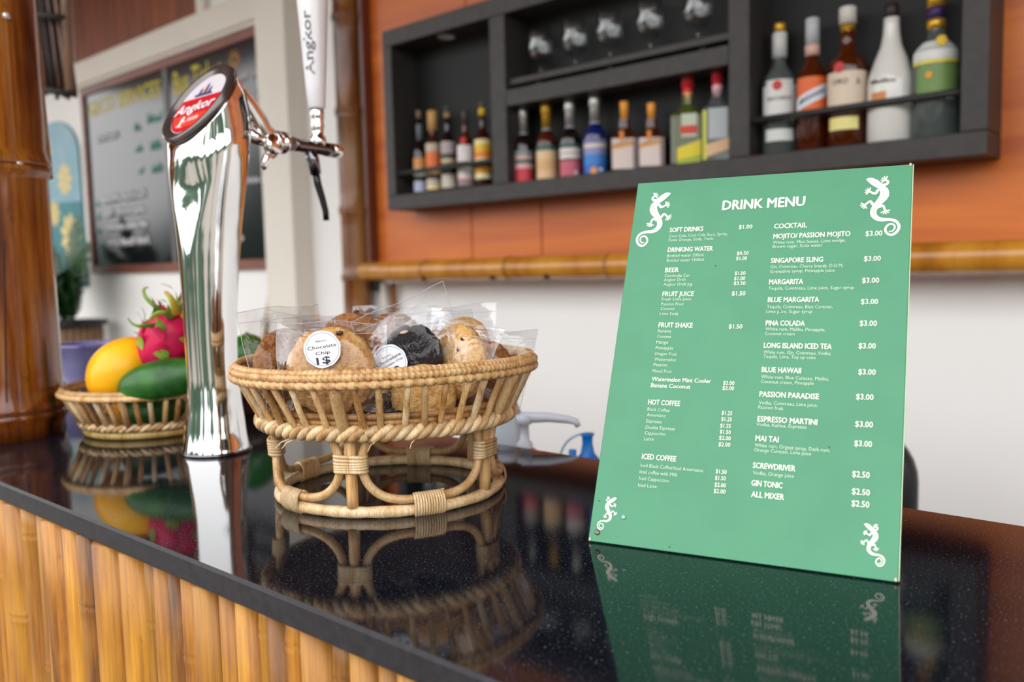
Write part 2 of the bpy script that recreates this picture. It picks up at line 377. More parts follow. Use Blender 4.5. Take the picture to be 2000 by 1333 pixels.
# big post standing on the bar, left edge of the frame
px, py, prr = -1.2508, .3959, .080
post = thing('bamboo_post', 'thick varnished brown bamboo post standing on the left end of the granite bar top', 'post', (px, py, 0))
nd = [.035, .352, .66, .95, 1.25, 1.6, 1.95]
m = culm_tube((0, 0, 0), (0, 0, ZC), prr, nd, 48, rend=False, bulge=1.07, rfn=lambda z: 1.0 - .03 * min(1, max(0, (z - .03) / .6)))
m.build('culm', POST1, post)
for z in nd:
    rr = prr * (1.0 - .03 * min(1, max(0, (z - .03) / .6)))
    m = MB(); m.tube([(rr * 1.02 * cos(a), rr * 1.02 * sin(a), z - .001) for a in [2 * pi * k / 48 for k in range(48)]], .0016, 6, closed=True); m.build('node_ring', NODE, post)
def on_post(u, v, r):    # the point of the post's skin seen at a pixel
    d = ray(u, v); ox, oy = -px, -py; A = d.x ** 2 + d.y ** 2; Bq = 2 * (ox * d.x + oy * d.y); Cq = ox * ox + oy * oy - r * r
    s = Bq * Bq - 4 * A * Cq
    t = (-Bq - sqrt(max(s, 0))) / (2 * A); return C0 + d * t - Vector((px, py, 0))
SCREW = M('screw_zinc', '#d7d5cf', .3, metal=.8)
for u, v in ((12, 31), (37, 319)):
    p = on_post(u, v, prr * .985); nrm = Vector((p.x, p.y, 0)).normalized(); q = nrm.to_track_quat('Z', 'Y').to_matrix()
    m = MB(); m.lathe([(.0001, .0042), (.0025, .004), (.0044, .0028), (.0048, 0.0), (.0048, -.003)][::-1], 16, c=p, M=q); m.box(p + nrm * .0042, (.0015, .0062, .0006), q); m.build('screw', SCREW, post)
pts = [on_post(6 + (v - 470) * .022, v, prr * 1.0) for v in range(470, 840, 12)]
m = MB(); m.tube([p * 1.0 for p in pts], .0011, 5); m.build('crack', NODE, post)
# slim cane tied along the right side of the post
cane = thing('bamboo_cane', 'slim honey-coloured cane standing against the right side of the thick bamboo post', 'cane', (0, 0, 0))
p0 = atD(96, 322, 1.185); p1 = atD(64, 0, 1.185); d_ = (p1 - p0).normalized()
cane.location = p0 - d_ * .02
m = MB(); L = 1.9
m.tube([d_ * (L * k / 30) for k in range(31)], [.0032 * (1 + (.12 if k % 5 == 0 else 0)) for k in range(31)], 10); m.build('culm', bamboo('cane_skin', '#d69a45', '#b8772a', '#8a5018', .25, False), cane)
# far post left of the plywood
post2 = thing('bamboo_post', 'knobbly bamboo post on the back wall between white column and bottle cabinet', 'post', (-2.335, 1.882, FL))
nd = [0.6487, 1.0529, 1.2378, 1.4657, 1.7968, 2.1107, 2.4977]
culm_tube((0, 0, 0), (0, 0, ZC - FL), .048, nd, 28, rend=False, bulge=1.13).build('culm', POST2, post2)
for z in nd:
    m = MB(); m.tube([(.0502 * cos(a), .0502 * sin(a), z - .001) for a in [2 * pi * k / 28 for k in range(28)]], .003, 6, closed=True); m.build('node_ring', NODE, post2)
cover = thing('wooden_batten', 'narrow reddish-brown batten between far bamboo post and black cabinet', 'batten', (-2.269, 1.905, .21))
B1('board', wood('batten_wood', '#7a3a20', '#4e2010', 'z', 1), (-.007, -.026, 0), (.012, .029, ZC - .21), cover, .002)
# horizontal rail
rail = thing('bamboo_rail', 'horizontal golden bamboo rail along the bottom of the red plywood', 'rail', (-2.236, 1.8275, .2045))
rn = [.365, .76, 1.16, 1.58, 1.99, 2.42, 2.85, 3.3, 3.8]
rail.scale = (.86, .86, .86)
culm_tube((0, 0, 0), (4.6, 0, 0), .0375, rn, 28, bulge=1.05).build('culm', RAIL, rail)
for x in rn:
    m = MB(); m.tube([(x - .001, .0382 * cos(a), .0382 * sin(a)) for a in [2 * pi * k / 28 for k in range(28)]], .0022, 6, closed=True); m.build('node_ring', NODE, rail)
for x, s in ((.37, 1), (.70, 1), (1.60, 1), (.93, .6)):
    m = MB(); m.lathe([(.011, 0), (.010, .006), (.004, .009)], 12, c=(x, -.024, -.028), M=Vector((0, -.7, -.7)).to_track_quat('Z', 'Y').to_matrix()); m.build('branch_scar', NODE, rail)
for x in (.1, 2.2, 4.2): B1('bracket', DARKW, (x, .03, -.02), (x + .03, .125, .02), rail)
# pipe, clamp and stick under the rail end
pp_ = atY(752, 600, WY - .02)
pipe = thing('water_pipe', 'short white pipe with black clamp just under the left end of bamboo rail', 'pipe', (pp_.x, WY - .018, .12))
m = MB(); m.tube([(0, 0, -1.17), (0, 0, .045)], .016, 16); m.build('tube', M('white_pvc', '#d9d4cb', .35), pipe)
m = MB(); m.box((-.028, -.006, .035), (.045, .03, .035), None, .004); m.build('clamp', M('black_plastic', '#121212', .4), pipe)
m = MB(); m.tube([(.046, 0, -1.17), (.046, 0, .045)], .009, 10); m.build('stick', POST2, pipe)

# ------------------------------------------------------------------ blackboards
bb = thing('menu_blackboard', 'pair of glossy black menu boards in one brown frame on the left wall', 'blackboard', (-3.741, WY, .2265))
bb.scale = (.86, .86, .86)
ox, oz = -4.35, .23
bx0, bx1 = -5.25, -3.31
BOARD = M('glossy_board', '#141519', .12, spec=.6, var=.2, vscale=3)
B1('board', BOARD, (bx0 + .04 - ox, -.016, .045), (-4.275 - ox, -.004, 1.04), bb)
B1('board', BOARD, (-4.225 - ox, -.016, .045), (bx1 - .03 - ox, -.004, 1.04), bb)
B1('divider', M('grey_strip', '#55504f', .4), (-4.275 - ox, -.022, .045), (-4.225 - ox, -.002, 1.04), bb)
B1('frame_rail', FRAMEW, (bx0 - ox, -.03, 0), (bx1 - ox, -.001, .045), bb, .002)
B1('frame_rail', FRAMEW, (bx0 - ox, -.03, 1.04), (bx1 - ox, -.001, 1.085), bb, .002)
B1('frame_stile', FRAMEW, (bx0 - ox, -.03, .0455), (bx0 + .04 - ox, -.001, 1.0395), bb, .002)
B1('frame_stile', FRAMEW, (bx1 - .03 - ox, -.03, .0455), (bx1 - ox, -.001, 1.0395), bb, .002)
YEL = M('yellow_chalk', '#c9b832', .7); CHALK = M('white_chalk', '#d5d6da', .7); TEAL = M('teal_chalk', '#79c2b8', .7)
bm_ = lambda x, y: (x - ox, -.0175, y - oz)
write_each('yellow_lettering', [('GECO SERVICES', -5.17, 1.145, .085, .86, .02), ('Bus Ticket', -4.17, 1.125, .115, .46, .02)], YEL, bb, bm_)
def scribble(name, rows, mat, parent, mp2, r=.004, seed=1):
    # blurred handwriting nobody can read in the photograph: rows of chalk strokes (x, y, height, length)
    rs = random.Random(seed)
    for (x, y, h, ln) in rows:
        cx_ = x; m = MB()
        while cx_ < x + ln:
            wl_ = min(rs.uniform(2.2, 4.2) * h, x + ln - cx_); n_ = max(4, int(wl_ / h * 5)); pts = []
            for k in range(n_ + 1): pts.append(mp2(cx_ + wl_ * k / n_, y + h * (.08 + .62 * (k % 2) * rs.uniform(.6, 1.35))))
            m.tube(pts, r, 5, flat=1); cx_ += wl_ + h * .55
        m.build(name, mat, parent)
bm2 = lambda x, y: (x - ox, -.0165, y - oz)
scribble('white_chalk_line', [(-5.08, .985, .04, .26), (-5.06, .63, .055, .52), (-5.05, .55, .055, .50), (-5.04, .47, .055, .50), (-5.03, .38, .055, .50), (-3.85, .36, .05, .25), (-3.64, 1.09, .06, .28), (-3.62, .98, .05, .2), (-3.85, .62, .04, .5)], CHALK, bb, bm2, .0075, 3)
scribble('teal_chalk_line', [(-4.62, .99, .06, .08), (-4.47, 1.01, .07, .16), (-4.62, .88, .05, .08), (-4.45, .87, .06, .12), (-4.60, .76, .05, .06), (-4.45, .75, .06, .12), (-5.15, .62, .055, .05), (-5.15, .54, .055, .05), (-5.15, .46, .055, .05), (-5.13, .38, .055, .05), (-3.86, .7, .06, .04)], TEAL, bb, bm2, .0038, 5)
m = MB(); m.sh = False
for k in range(10):
    a = 2 * pi * k / 10; m.poly([(-3.60 - ox + .02 * cos(a - .3), -.0178, 1.2 - oz + .02 * sin(a - .3)), (-3.60 - ox + .055 * cos(a), -.0178, 1.2 - oz + .055 * sin(a)), (-3.60 - ox + .02 * cos(a + .3), -.0178, 1.2 - oz + .02 * sin(a + .3))])
m.build('chalk_sun', M('orange_chalk', '#c98a2e', .7), bb)

# ------------------------------------------------------------------ arched painting
pa = thing('arched_painting', 'pale blue and teal arched painting with yellow flowers behind the thick bamboo post', 'painting', (-4.919, WY - .0105, .201))
pa.scale = (.86, .86, .86)
def arch(w, h, z0, z1, n=24):
    pts = []
    R = w
    for k in range(n + 1):
        a = pi * k / n; pts.append((R * cos(a), z1 - R * .62 + R * .62 * sin(a)))
    return pts
ap = arch(.36, 0, 0, .985)
m = MB(); m.sh = False
ring = [(x, z) for x, z in ap] + [(-.36, -.05), (.36, -.05)]
m.loft([[(x, .011, z) for x, z in ring], [(x, 0, z) for x, z in ring]]); m.build('panel', M('teal_paint', '#2f8088', .5, var=.25, vscale=4), pa)
m = MB(); m.sh = False
sk = [(x * .995, z * .998) for x, z in ap] + [(-.358, .5), (.358, .47)]
m.poly([(x, -.001, z) for x, z in sk]); m.build('painted_sky', M('pale_blue_paint', '#93b4c4', .5, alt='#7ea9b8', vscale=5), pa)
for fx, fz, fr in ((.14, .62, .11), (.17, .27, .15), (-.05, .42, .09), (-.12, .8, .1)):
    m = MB(); m.sh = False
    for k in range(9):
        a = 2 * pi * k / 9; m.poly([(fx, -.002, fz), (fx + fr * .75 * cos(a - .28), -.002, fz + fr * .75 * sin(a - .28)), (fx + fr * cos(a), -.002, fz + fr * sin(a)), (fx + fr * .75 * cos(a + .28), -.002, fz + fr * .75 * sin(a + .28))])
    m.build('painted_flower', M('pale_yellow_paint', '#e8cf86', .5), pa)

# ------------------------------------------------------------------ dark rolled blind hanging upper left
HB = atD(112, 190, 2.1)
bl = thing('hanging_blind', 'dark bundled bamboo-slat blind hanging beside the thick post at top left', 'blind', (HB.x, HB.y, HB.z))
cols_ = [bamboo('blind_slat_a', '#6b4634', '#4a2e22', '#2a1912', .5, False), M('blind_dark', '#24201e', .6, var=.3, vscale=30), bamboo('blind_slat_b', '#8b6650', '#5f4133', '#3a241b', .5, False)]
top = atD(85, -250, 2.1) - HB
for k in range(11):
    u = 76 + k * 7.2
    a_ = atD(u, 186 + (k % 3) * 4 - (8 if k in (2, 3, 4) else 0), 2.1 + .02 * (k % 2)) - HB; b_ = atD(u - 58, -260, 2.1 + .02 * (k % 2)) - HB
    m = MB(); m.tube([a_.lerp(b_, t / 6) for t in range(7)], .0052 if k % 3 else .0062, 8); m.build('slat', cols_[k % 3], bl)
a_ = atD(136, 180, 2.08) - HB; b_ = atD(118, -260, 2.08) - HB
m = MB(); m.tube([a_, b_], .011, 10); m.build('side_pole', bamboo('blind_pole', '#a98468', '#80604c', '#54392c', .5, False), bl)
for vv in (30, 178):
    a_ = atD(74 - (178 - vv) * .12, vv - 4, 2.075) - HB; b_ = atD(148 - (178 - vv) * .12, vv + 6, 2.075) - HB
    m = MB(); m.tube([a_, b_], .008, 8); m.build('binding', cols_[1], bl)
# its hanging cord up to the ceiling
ctop = Vector((HB.x, HB.y, ZC)) - HB
m = MB(); m.tube([top, Vector((top.x, top.y, ZC - HB.z))], .004, 6); m.build('cord', NODE, bl)

# ------------------------------------------------------------------ wicker planter and palm
PLc = atD(135, 640, 3.6); pot_top = PLc.z + .03
pl = thing('wicker_planter', 'brown wicker plant pot with black rim under the arched painting', 'planter', (PLc.x - .05, 1.74, FL))
m = MB(); hh = atY(140, 628, 1.74).z - FL; cx = atY(140, 628, 1.74).x
pl.location.x = cx
m.lathe([(.0, 0), (.10, 0), (.13, hh - .25), (.135, hh - .02)], 28, sx=1); m.build('body', M('wicker_brown', '#8c6b50', .6, alt='#3d2b22', vscale=30, stretch=(8, 8, 1), bump=.5), pl)
m = MB(); m.lathe([(.13, hh - .025), (.16, hh - .02), (.165, hh), (.15, hh + .006), (.125, hh - .0), (.12, hh - .02), (.0, hh - .03)], 28); m.build('rim', M('black_rim', '#17181b', .4), pl)
m = MB()
for k in range(28):
    a = 2 * pi * k / 28; m.tube([(.105 * cos(a), .105 * sin(a), .01), (.1315 * cos(a), .1315 * sin(a), hh - .26), (.1375 * cos(a), .1375 * sin(a), hh - .03)], .004, 5)
m.build('wicker_ribs', M('wicker_light', '#a58463', .6), pl)
G1 = M('palm_green', '#2f5a28', .45, alt='#1d3d1a', vscale=6, rnd=.3); G2 = M('palm_pale', '#9db3a0', .4, alt='#5f7f66', vscale=8); G3 = M('leaf_bright', '#4b8a2a', .4, alt='#2f6a20', vscale=5)
plant = thing('potted_palm', 'green and pale feathery palm growing in the wicker pot left of blackboards', 'plant', (cx, 1.74, FL + hh))
rn_ = random.Random(5)
def frond(base, tip, w, n, mat, name='frond', droop=.05):
    m = MB(); m.sh = False; base = Vector(base); tip = Vector(tip); d = (tip - base); side = Vector((1, 0, 0)) if abs(d.normalized().x) < .7 else Vector((0, 0, 1))
    pts = [base + d * t + Vector((0, 0, droop * sin(pi * t))) for t in [k / 14 for k in range(15)]]
    m.tube(pts, .0035, 5)
    for k in range(2, n):
        t = k / n; p = base + d * t + Vector((0, 0, droop * sin(pi * t))); ln = w * sin(pi * min(1, t * .85 + .12))
        for s in (-1, 1):
            q = p + (side * s * .85 + d.normalized() * .45 + Vector((0, -.25 * rn_.random(), -.25))) * ln
            a = d.normalized() * .011; m.add([p - a, p + a, q.lerp(p, .35) + a * .9, q, q.lerp(p, .35) - a * .9], [(0, 1, 2, 3, 4)])
    return m.build(name, mat, plant)
for bx, tx, ty, tz, w, mt in ((0, -.16, -.1, .42, .14, G1), (.02, .06, -.15, .34, .15, G1), (0, -.30, .05, .38, .16, G1), (.02, .13, -.05, .25, .14, G1), (0, -.02, .08, .52, .15, G1), (0, -.1, -.2, .22, .17, G1), (.02, .16, .04, .38, .13, G1)):
    frond((bx, 0, -.01), (tx, ty, tz), w, 26, mt)
frond((-.02, -.10, .0), (.08, -.16, .2), .10, 22, G2); frond((-.04, -.08, .0), (-.02, -.22, .2), .12, 22, G2)
for tx, tz, s in ((-.12, .5, .055), (-.06, .3, .06), (-.16, .38, .06), (.0, .18, .05)):
    m = MB(); m.sh = False; q0 = Vector((tx * .3, -.02, 0)); q1 = Vector((tx, -.1, tz)); d = q1 - q0; sd = Vector((.8, 0, .4)).normalized()
    pts = [(t, s * sin(pi * min(1, max(0, (t - .3) / .7))) * .9) for t in [k / 10 for k in range(11)]]
    L_ = [q0 + d * t - sd * (w_ + .002) for t, w_ in pts]; R_ = [q0 + d * t + sd * (w_ + .002) for t, w_ in pts]; C_ = [q0 + d * t + Vector((0, -.008, 0)) for t, w_ in pts]
    m.add(L_ + C_ + R_, [(i, i + 1, i + 12, i + 11) for i in range(10)] + [(i + 11, i + 12, i + 23, i + 22) for i in range(10)]); m.build('leaf', G3 if tz > .4 else G1, plant)
# small cloth bag by the column
bgp = atY(514, 655, 1.875)
cb = thing('hanging_bag', 'small black bag with beige strap hanging on wall left of white column', 'bag', (bgp.x, 1.922, bgp.z))
m = MB(); m.loft([[Vector((sx * (.03 + .035 * t) * c_ + .0, -.02 + sx * .0 - .018 * s_ * t * 1.2 - .01, .06 - .35 * t)) for c_, s_, sx in [(cos(a), sin(a), 1) for a in [2 * pi * k / 14 for k in range(14)]]] for t in (.0, .1, .3, .6, .9, 1.0)]); m.build('pouch', M('black_cloth', '#221f22', .8, bump=.3, bscale=80), cb)
m = MB(); m.tube([(.015, -.02, .13), (0, -.025, .07), (-.03, -.03, -.02), (-.055, -.035, -.16)], .016, 8, flat=.5); m.build('strap', M('beige_webbing', '#c4ab8a', .7), cb)
m = MB(); m.tube([(.02, .014, .14), (.02, -.025, .14), (.02, -.03, .15)], .006, 8); m.build('hook', M('black_plastic', '#121212', .4), cb)
# dark chair back behind the counter, right of the menu
chp = atY(1785, 900, 1.365)
ch = thing('bar_chair', 'black rounded chair back just visible behind the menu board at right', 'chair', (chp.x - .181, 1.165, FL), radians(8))
BP = M('black_upholstery', '#1b1b1f', .55, var=.3, vscale=20)
ztop = atY(1765, 838, 1.36).z - FL
def rounded(w, h, y0, y1, zc, r=.07, n=8):
    pts = []
    for cx_, cz_, a0 in ((w / 2 - r, h / 2 - r, 0), (-w / 2 + r, h / 2 - r, pi / 2), (-w / 2 + r, -h / 2 + r, pi), (w / 2 - r, -h / 2 + r, 1.5 * pi)):
        for k in range(n + 1): a = a0 + pi / 2 * k / n; pts.append((cx_ + r * cos(a), cz_ + r * sin(a)))
    return [[Vector((x * k, y, zc + z * k)) for x, z in pts] for k, y in ((.96, y0), (1, y0 + .012), (1, y1 - .012), (.96, y1))]
m = MB(); m.loft(rounded(.42, .42, .17, .22, ztop - .21, .09)); m.build('backrest', BP, ch)
m = MB(); m.loft([[Vector((p.x, p.z - (ztop - .43) , ztop - .46 + (p.y - .17))) for p in rg] for rg in rounded(.42, .40, .17, .24, ztop - .43, .08)]); m.build('seat', BP, ch)
for sx in (-1, 1):
    m = MB(); m.tube([(sx * .15, .195, ztop - .2), (sx * .15, .2, ztop - .5)], .011, 8); m.build('back_strut', DCHROME, ch)
    for sy in (-1, 1): m = MB(); m.tube([(sx * .15, sy * .14, ztop - .46), (sx * .19, sy * .18, 0.0)], .012, 8); m.build('leg', DCHROME, ch)
# ------------------------------------------------------------------ black bottle cabinet
CX0, CX1, CZ0, CZ1, CYF = -2.412, -.440, .427, 1.070, 2.10
cab = thing('bottle_cabinet', 'wide black wall cabinet with open niches holding bottles and glasses', 'cabinet', (-2.0743, 1.806, 0.3959))
cab.scale = (.86, .86, .86)
def cb_(name, x0, x1, z0, z1, y0=0, y1=.132, mat=BLACKW, bev=.002):
    return B1(name, mat, (x0 - CX0, y0, z0 - CZ0), (x1 - CX0, y1, z1 - CZ0), cab, bev)
cb_('back_panel', CX0 + .01, CX1 - .01, CZ0 + .01, CZ1 - .01, .122, .131, BLACKIN, 0)
cb_('bottom_board', CX0, CX1, CZ0, .480)
cb_('top_board', CX0, CX1, 1.012, CZ1)
cb_('side_board', CX0, -2.366, .4805, 1.0115)
cb_('side_board', -.496, CX1, .4805, 1.0115)
cb_('divider', -1.888, -1.823, .4805, 1.0115)
cb_('divider', -1.050, -.992, .4805, 1.0115)
cb_('shelf', -1.8225, -1.0505, .7215, .7735)
cb_('glass_shelf', -1.8225, -1.0505, .7895, .8095, .016, .13)
for x in (-1.72, -1.45, -1.15): cb_('shelf_support', x, x + .018, .7740, .7890, .03, .05, BLACKIN, 0)
RODM = M('black_rod', '#2b2a2b', .35)
for x0, x1, z in ((-2.366, -1.888, .558), (-.992, -.496, .5705)):
    m = MB(); m.tube([(x0 - CX0 + .0005, .012, z - CZ0), (x1 - CX0 - .0005, .012, z - CZ0)], .0085, 14); m.build('guard_rod', RODM, cab)
m = MB(); m.lathe([(.0, 0), (.026, 0), (.030, -.004), (.030, -.0005)], 24, c=(-2.14 - CX0, .06, 1.0115 - CZ0)); m.build('downlight', M('spot_white', '#d8d6d2', .4), cab)
FLZ = 0.4415; BYc = 1.866
# ------------------------------------------------------------------ bottles
def radpx(w, y, u, v): return w / 2 / FPX * (atY(u, v, y) - C0).dot(cF)
AMB = M('amber_glass', '#5a2408', .04, trans=.35, ior=1.4, coat=.4); DARKG = M('dark_bottle_glass', '#140c0c', .06, trans=.0, coat=.6)
CLEARG = M('pale_bottle_glass', '#b4c2be', .03, trans=.85, ior=1.35, coat=.4); GREENG = M('green_tinted_glass', '#6f7f35', .05, trans=.6, ior=1.35, coat=.4); BLUEG = M('deep_blue_glass', '#10236b', .05, trans=.2, coat=.5)
REDG = M('red_liquor_glass', '#451012', .05, trans=.3, coat=.5); OPAL = M('white_opal_glass', '#dcdad4', .18, coat=.5)
def Lm(h, r=.45): return M('print_' + h, h, r)
PROF = {  # body radius = 1, height = 1: (r, z)
 'round': [(.0, 0), (.9, 0), (1, .015), (1, .52), (.97, .56), (.8, .61), (.5, .66), (.36, .70), (.33, .76), (.33, .90)],
 'tall': [(.0, 0), (.9, 0), (1, .015), (1, .46), (.95, .50), (.62, .57), (.40, .62), (.36, .68), (.33, .90)],
 'shoulder': [(.0, 0), (.92, 0), (1, .015), (1, .56), (.96, .60), (.6, .655), (.40, .69), (.38, .76), (.36, .90)],
 'opal': [(.0, 0), (.92, 0), (1, .02), (1.0, .42), (.96, .48), (.72, .60), (.46, .70), (.37, .78), (.34, .85), (.34, .90)],
}
def radius_at(prof, r, h, z):
    for (a, za), (b, zb) in zip(prof[:-1], prof[1:]):
        if za <= z / h <= zb and zb > za: return r * (a + (b - a) * (z / h - za) / (zb - za))
    return r
def bottle(name, label, x, y, z, r, h, kind, glass, caps, bands, group, texts=(), rz=None, wrap=1.25):
    # caps: (z0, z1, r factor, material); bands: (z0, z1, material, [wrap]) front labels as fractions of the height
    view = atan2(-y, -x) if rz is None else rz
    t = thing(name, label, 'bottle', (x, y, z), 0, group)
    P_ = PROF[kind]
    m = MB(); m.lathe([(a * r, b * h) for a, b in P_], 28); m.build('body', glass, t)
    for z0, z1, k, mt in caps:
        m = MB(); m.lathe([(0, z0 * h), (k * r, z0 * h), (k * r, z1 * h - .002), (k * r * .85, z1 * h), (0, z1 * h)], 20); m.build('cap' if z1 > .85 else 'neck_foil', mt, t)
    for bd in bands:
        z0, z1, mt = bd[:3]; wr = bd[3] if len(bd) > 3 else wrap; off = bd[4] if len(bd) > 4 else 0; ex = bd[5] if len(bd) > 5 else .0006
        pr = []
        for k in range(7):
            zz = (z0 + (z1 - z0) * k / 6) * h; pr.append((radius_at(P_, r, h, zz) + ex, zz))
        m = MB(); m.lathe(pr, 16, a0=view + off - wr, a1=view + off + wr); m.build('label_band', mt, t)
    for (s_, zc, cap, wid, mt, off) in texts:
        rr = radius_at(P_, r, h, zc * h) + .0014
        write('label_lettering', [(s_, 0, 0, cap * .86, wid, .02)], mt, t, lambda X, Y: (rr * cos(view + off + (X - wid / 2) / rr), rr * sin(view + off + (X - wid / 2) / rr), zc * h + Y))
    return t
def disc(name, t, u_, zc, rad, r, mt, view, ex=.0016):
    m = MB(); rr = r + ex
    m.sh = False; rad *= .86; u_ *= .86
    m.poly([(rr * cos(view + (u_ + rad * cos(a)) / rr), rr * sin(view + (u_ + rad * cos(a)) / rr), zc + rad * sin(a)) for a in [2 * pi * k / 18 for k in range(18)]])
    return m.build(name, mt, t)
def place(u, vtop, w, y=BYc, z=FLZ + .0005):
    p = atY(u, vtop, y); return p.x, y, z, radpx(w, y, u, vtop), p.z - z
SILV = M('silver_foil', '#d3d3d0', .25, metal=.7); GOLD = M('gold_foil', '#d8a838', .25, metal=.6); WOODC = M('wooden_cap', '#d9a764', .5, var=.15)
gl_ = 'bottles in the left niche'
x, y, z, r, h = place(817, 208, 27); vw = atan2(-y, -x)
bottle('liquor_bottle', 'slim dark bottle with pale green and orange label, first from left in left niche', x, y, z, r, h, 'tall', DARKG, [(.86, .95, .34, Lm('#8d7656')), (.60, .80, .42, Lm('#6f7478'))], [(.30, .41, Lm('#e0944f')), (.20, .30, Lm('#cfe0cf')), (.03, .15, Lm('#b9bfd8'))], gl_)
x, y, z, r, h = place(844, 217, 31)
bottle('liquor_bottle', 'bottle with pale wooden cap and orange slanted label in left niche', x, y, z, r, h, 'shoulder', AMB, [(.76, 1.0, .62, WOODC)], [(.50, .60, Lm('#c8b7a0')), (.28, .50, Lm('#e8793a')), (.22, .28, Lm('#e6c890')), (.10, .17, Lm('#c9bbb2')), (.04, .10, Lm('#efd59b'))], gl_)
x, y, z, r, h = place(873, 208, 30)
bottle('liquor_bottle', 'dark bottle with black and cream striped label, third in left niche', x, y, z, r, h, 'shoulder', DARKG, [(.86, .93, .42, Lm('#a3875c')), (.93, 1.0, .4, Lm('#4a4a3c'))], [(.44, .58, Lm('#b7a7a8')), (.39, .44, Lm('#4b4038')), (.33, .38, Lm('#cfbd92')), (.27, .32, Lm('#57493b')), (.04, .20, Lm('#d8ccbb'))], gl_)
x, y, z, r, h = place(907, 212, 34)
t = bottle('liquor_bottle', 'bottle with plain white label and red seal on its shoulder in left niche', x, y, z, r, h, 'round', AMB, [(.80, .97, .34, Lm('#4d3a3c'))], [(.34, .54, Lm('#e6dedb')), (.13, .27, Lm('#ddd5d0')), (.11, .13, Lm('#cf6b4a')), (.04, .11, Lm('#8d8689'))], gl_)
disc('seal', t, -.008, .60 * h, .0105, r * .85, Lm('#d8201a'), atan2(-y, -x), .003)
x, y, z, r, h = place(941, 200, 34)
bottle('liquor_bottle', 'dark red bottle with bright yellow and orange label, last in left niche', x, y, z, r, h, 'round', REDG, [(.84, .93, .42, Lm('#dcb92e')), (.93, 1.0, .30, Lm('#5c5a40'))], [(.50, .56, Lm('#f0df9d')), (.42, .50, Lm('#eec22e')), (.34, .42, Lm('#f08a2a')), (.30, .34, Lm('#f4e3bc')), (.16, .24, Lm('#eda62c')), (.10, .16, Lm('#e9e3b0'))], gl_, wrap=1.3)
gm = 'flavoured liqueur bottles in the middle niche'
for u, vt, w, gs, cp, bands, lab in (
    (1021, 203, 38, DARKG, SILV, [('#8f9d9b', .36, .40), ('#d5b2ac', .29, .35), ('#4b6663', .24, .29), ('#e9b8b6', .18, .24), ('#d8414d', .02, .18)], 'black bottle with silver neck and red label, leftmost in lower middle niche'),
    (1066, 193, 42, AMB, GOLD, [('#35605e', .36, .42), ('#e8c79a', .25, .36), ('#e0b37c', .12, .25), ('#ecc29a', .02, .12)], 'amber bottle with gold neck foil and beige label in lower middle niche'),
    (1112, 188, 43, DARKG, SILV, [('#3e5557', .37, .41), ('#e8ded8', .30, .36), ('#e9dfd9', .23, .29), ('#cb6578', .02, .21)], 'black bottle with silver neck and pink label in lower middle niche'),
    (1161, 178, 46, BLUEG, SILV, [('#7a7fa8', .37, .42), ('#ded4c4', .32, .37), ('#8f93c4', .24, .32), ('#3f86d6', .12, .24), ('#2f6fc4', .02, .12)], 'deep blue bottle with silver neck and blue label in lower middle niche')):
    x, y, z, r, h = place(u, vt, w)
    t = bottle('liqueur_bottle', lab, x, y, z, r, h, 'tall', gs, [(.64, .985, .42, cp), (.50, .64, .36 if False else .44, Lm('#9a9aa6'))], [(a, b, Lm(c)) for c, a, b in bands], gm, wrap=1.35)
    m = MB(); m.lathe([(.42 * r, .80 * h), (.50 * r, .82 * h), (.52 * r, .90 * h), (.46 * r, .97 * h), (.2 * r, h), (0, h)], 18); m.build('cap_dome', cp, t)
    if u == 1161: disc('orange_print', t, -.006, .05 * h, .011, r, Lm('#e9a24a'), atan2(-y, -x))
    if u in (1112, 1161): disc('price_dot', t, .017, .06 * h, .0065, r, Lm('#e6e2e6'), atan2(-y, -x), .002)
def square_bottle(name, label, u, vt, w, bodyf, capf, glass, label_parts, neck, group, seal=None, depth=.9, turn=0.0):
    x, y, z, r, h = place(u, vt, w); t = thing(name, label, 'bottle', (x, y, z), turn, group); d = r * depth; bz = bodyf * h
    def sq(k, zz, c=.18):
        a, b = r * k, d * k; c = c * min(a, b)
        return [Vector(p) for p in ((a, b - c, zz), (a - c, b, zz), (-a + c, b, zz), (-a, b - c, zz), (-a, -b + c, zz), (-a + c, -b, zz), (a - c, -b, zz), (a, -b + c, zz))]
    m = MB(); m.sh = False; m.loft([sq(.96, 0), sq(1, .004), sq(1, bz - .006), sq(.93, bz), sq(.62, bz + .12 * (capf * h - bz) + .004, .5), sq(.38, bz + .45 * (capf * h - bz) + .006, .58), sq(.34, capf * h + .01, .58)]); m.build('body', glass, t)
    for nm, x0, x1, z0, z1, mt in label_parts:
        m = MB(); m.sh = False; yy = -d - .0008 - .0004 * (label_parts.index((nm, x0, x1, z0, z1, mt)))
        m.poly([(x0 * r, yy, z0 * h), (x1 * r, yy, z0 * h), (x1 * r, yy, z1 * h), (x0 * r, yy, z1 * h)] if not isinstance(z0, tuple) else [(x0 * r, yy, z0[0] * h), (x1 * r, yy, z0[1] * h), (x1 * r, yy, z1[1] * h), (x0 * r, yy, z1[0] * h)])
        m.build(nm, mt, t)
    for z0, z1, k0, k1, mt in neck:
        m = MB(); m.lathe([(0, z0 * h), (k0 * r, z0 * h), (k1 * r, z1 * h - .002), (k1 * r * .9, z1 * h), (0, z1 * h)], 18); m.build('cap' if z1 > .9 else 'neck_foil', mt, t)
    return t, x, y, z, r, h, d
OR = Lm('#e98a2a'); OR2 = Lm('#f0a03c'); CRM = Lm('#ecd9bf'); CRM2 = Lm('#e9d8cf')
gs_ = 'square orange liqueur bottles'
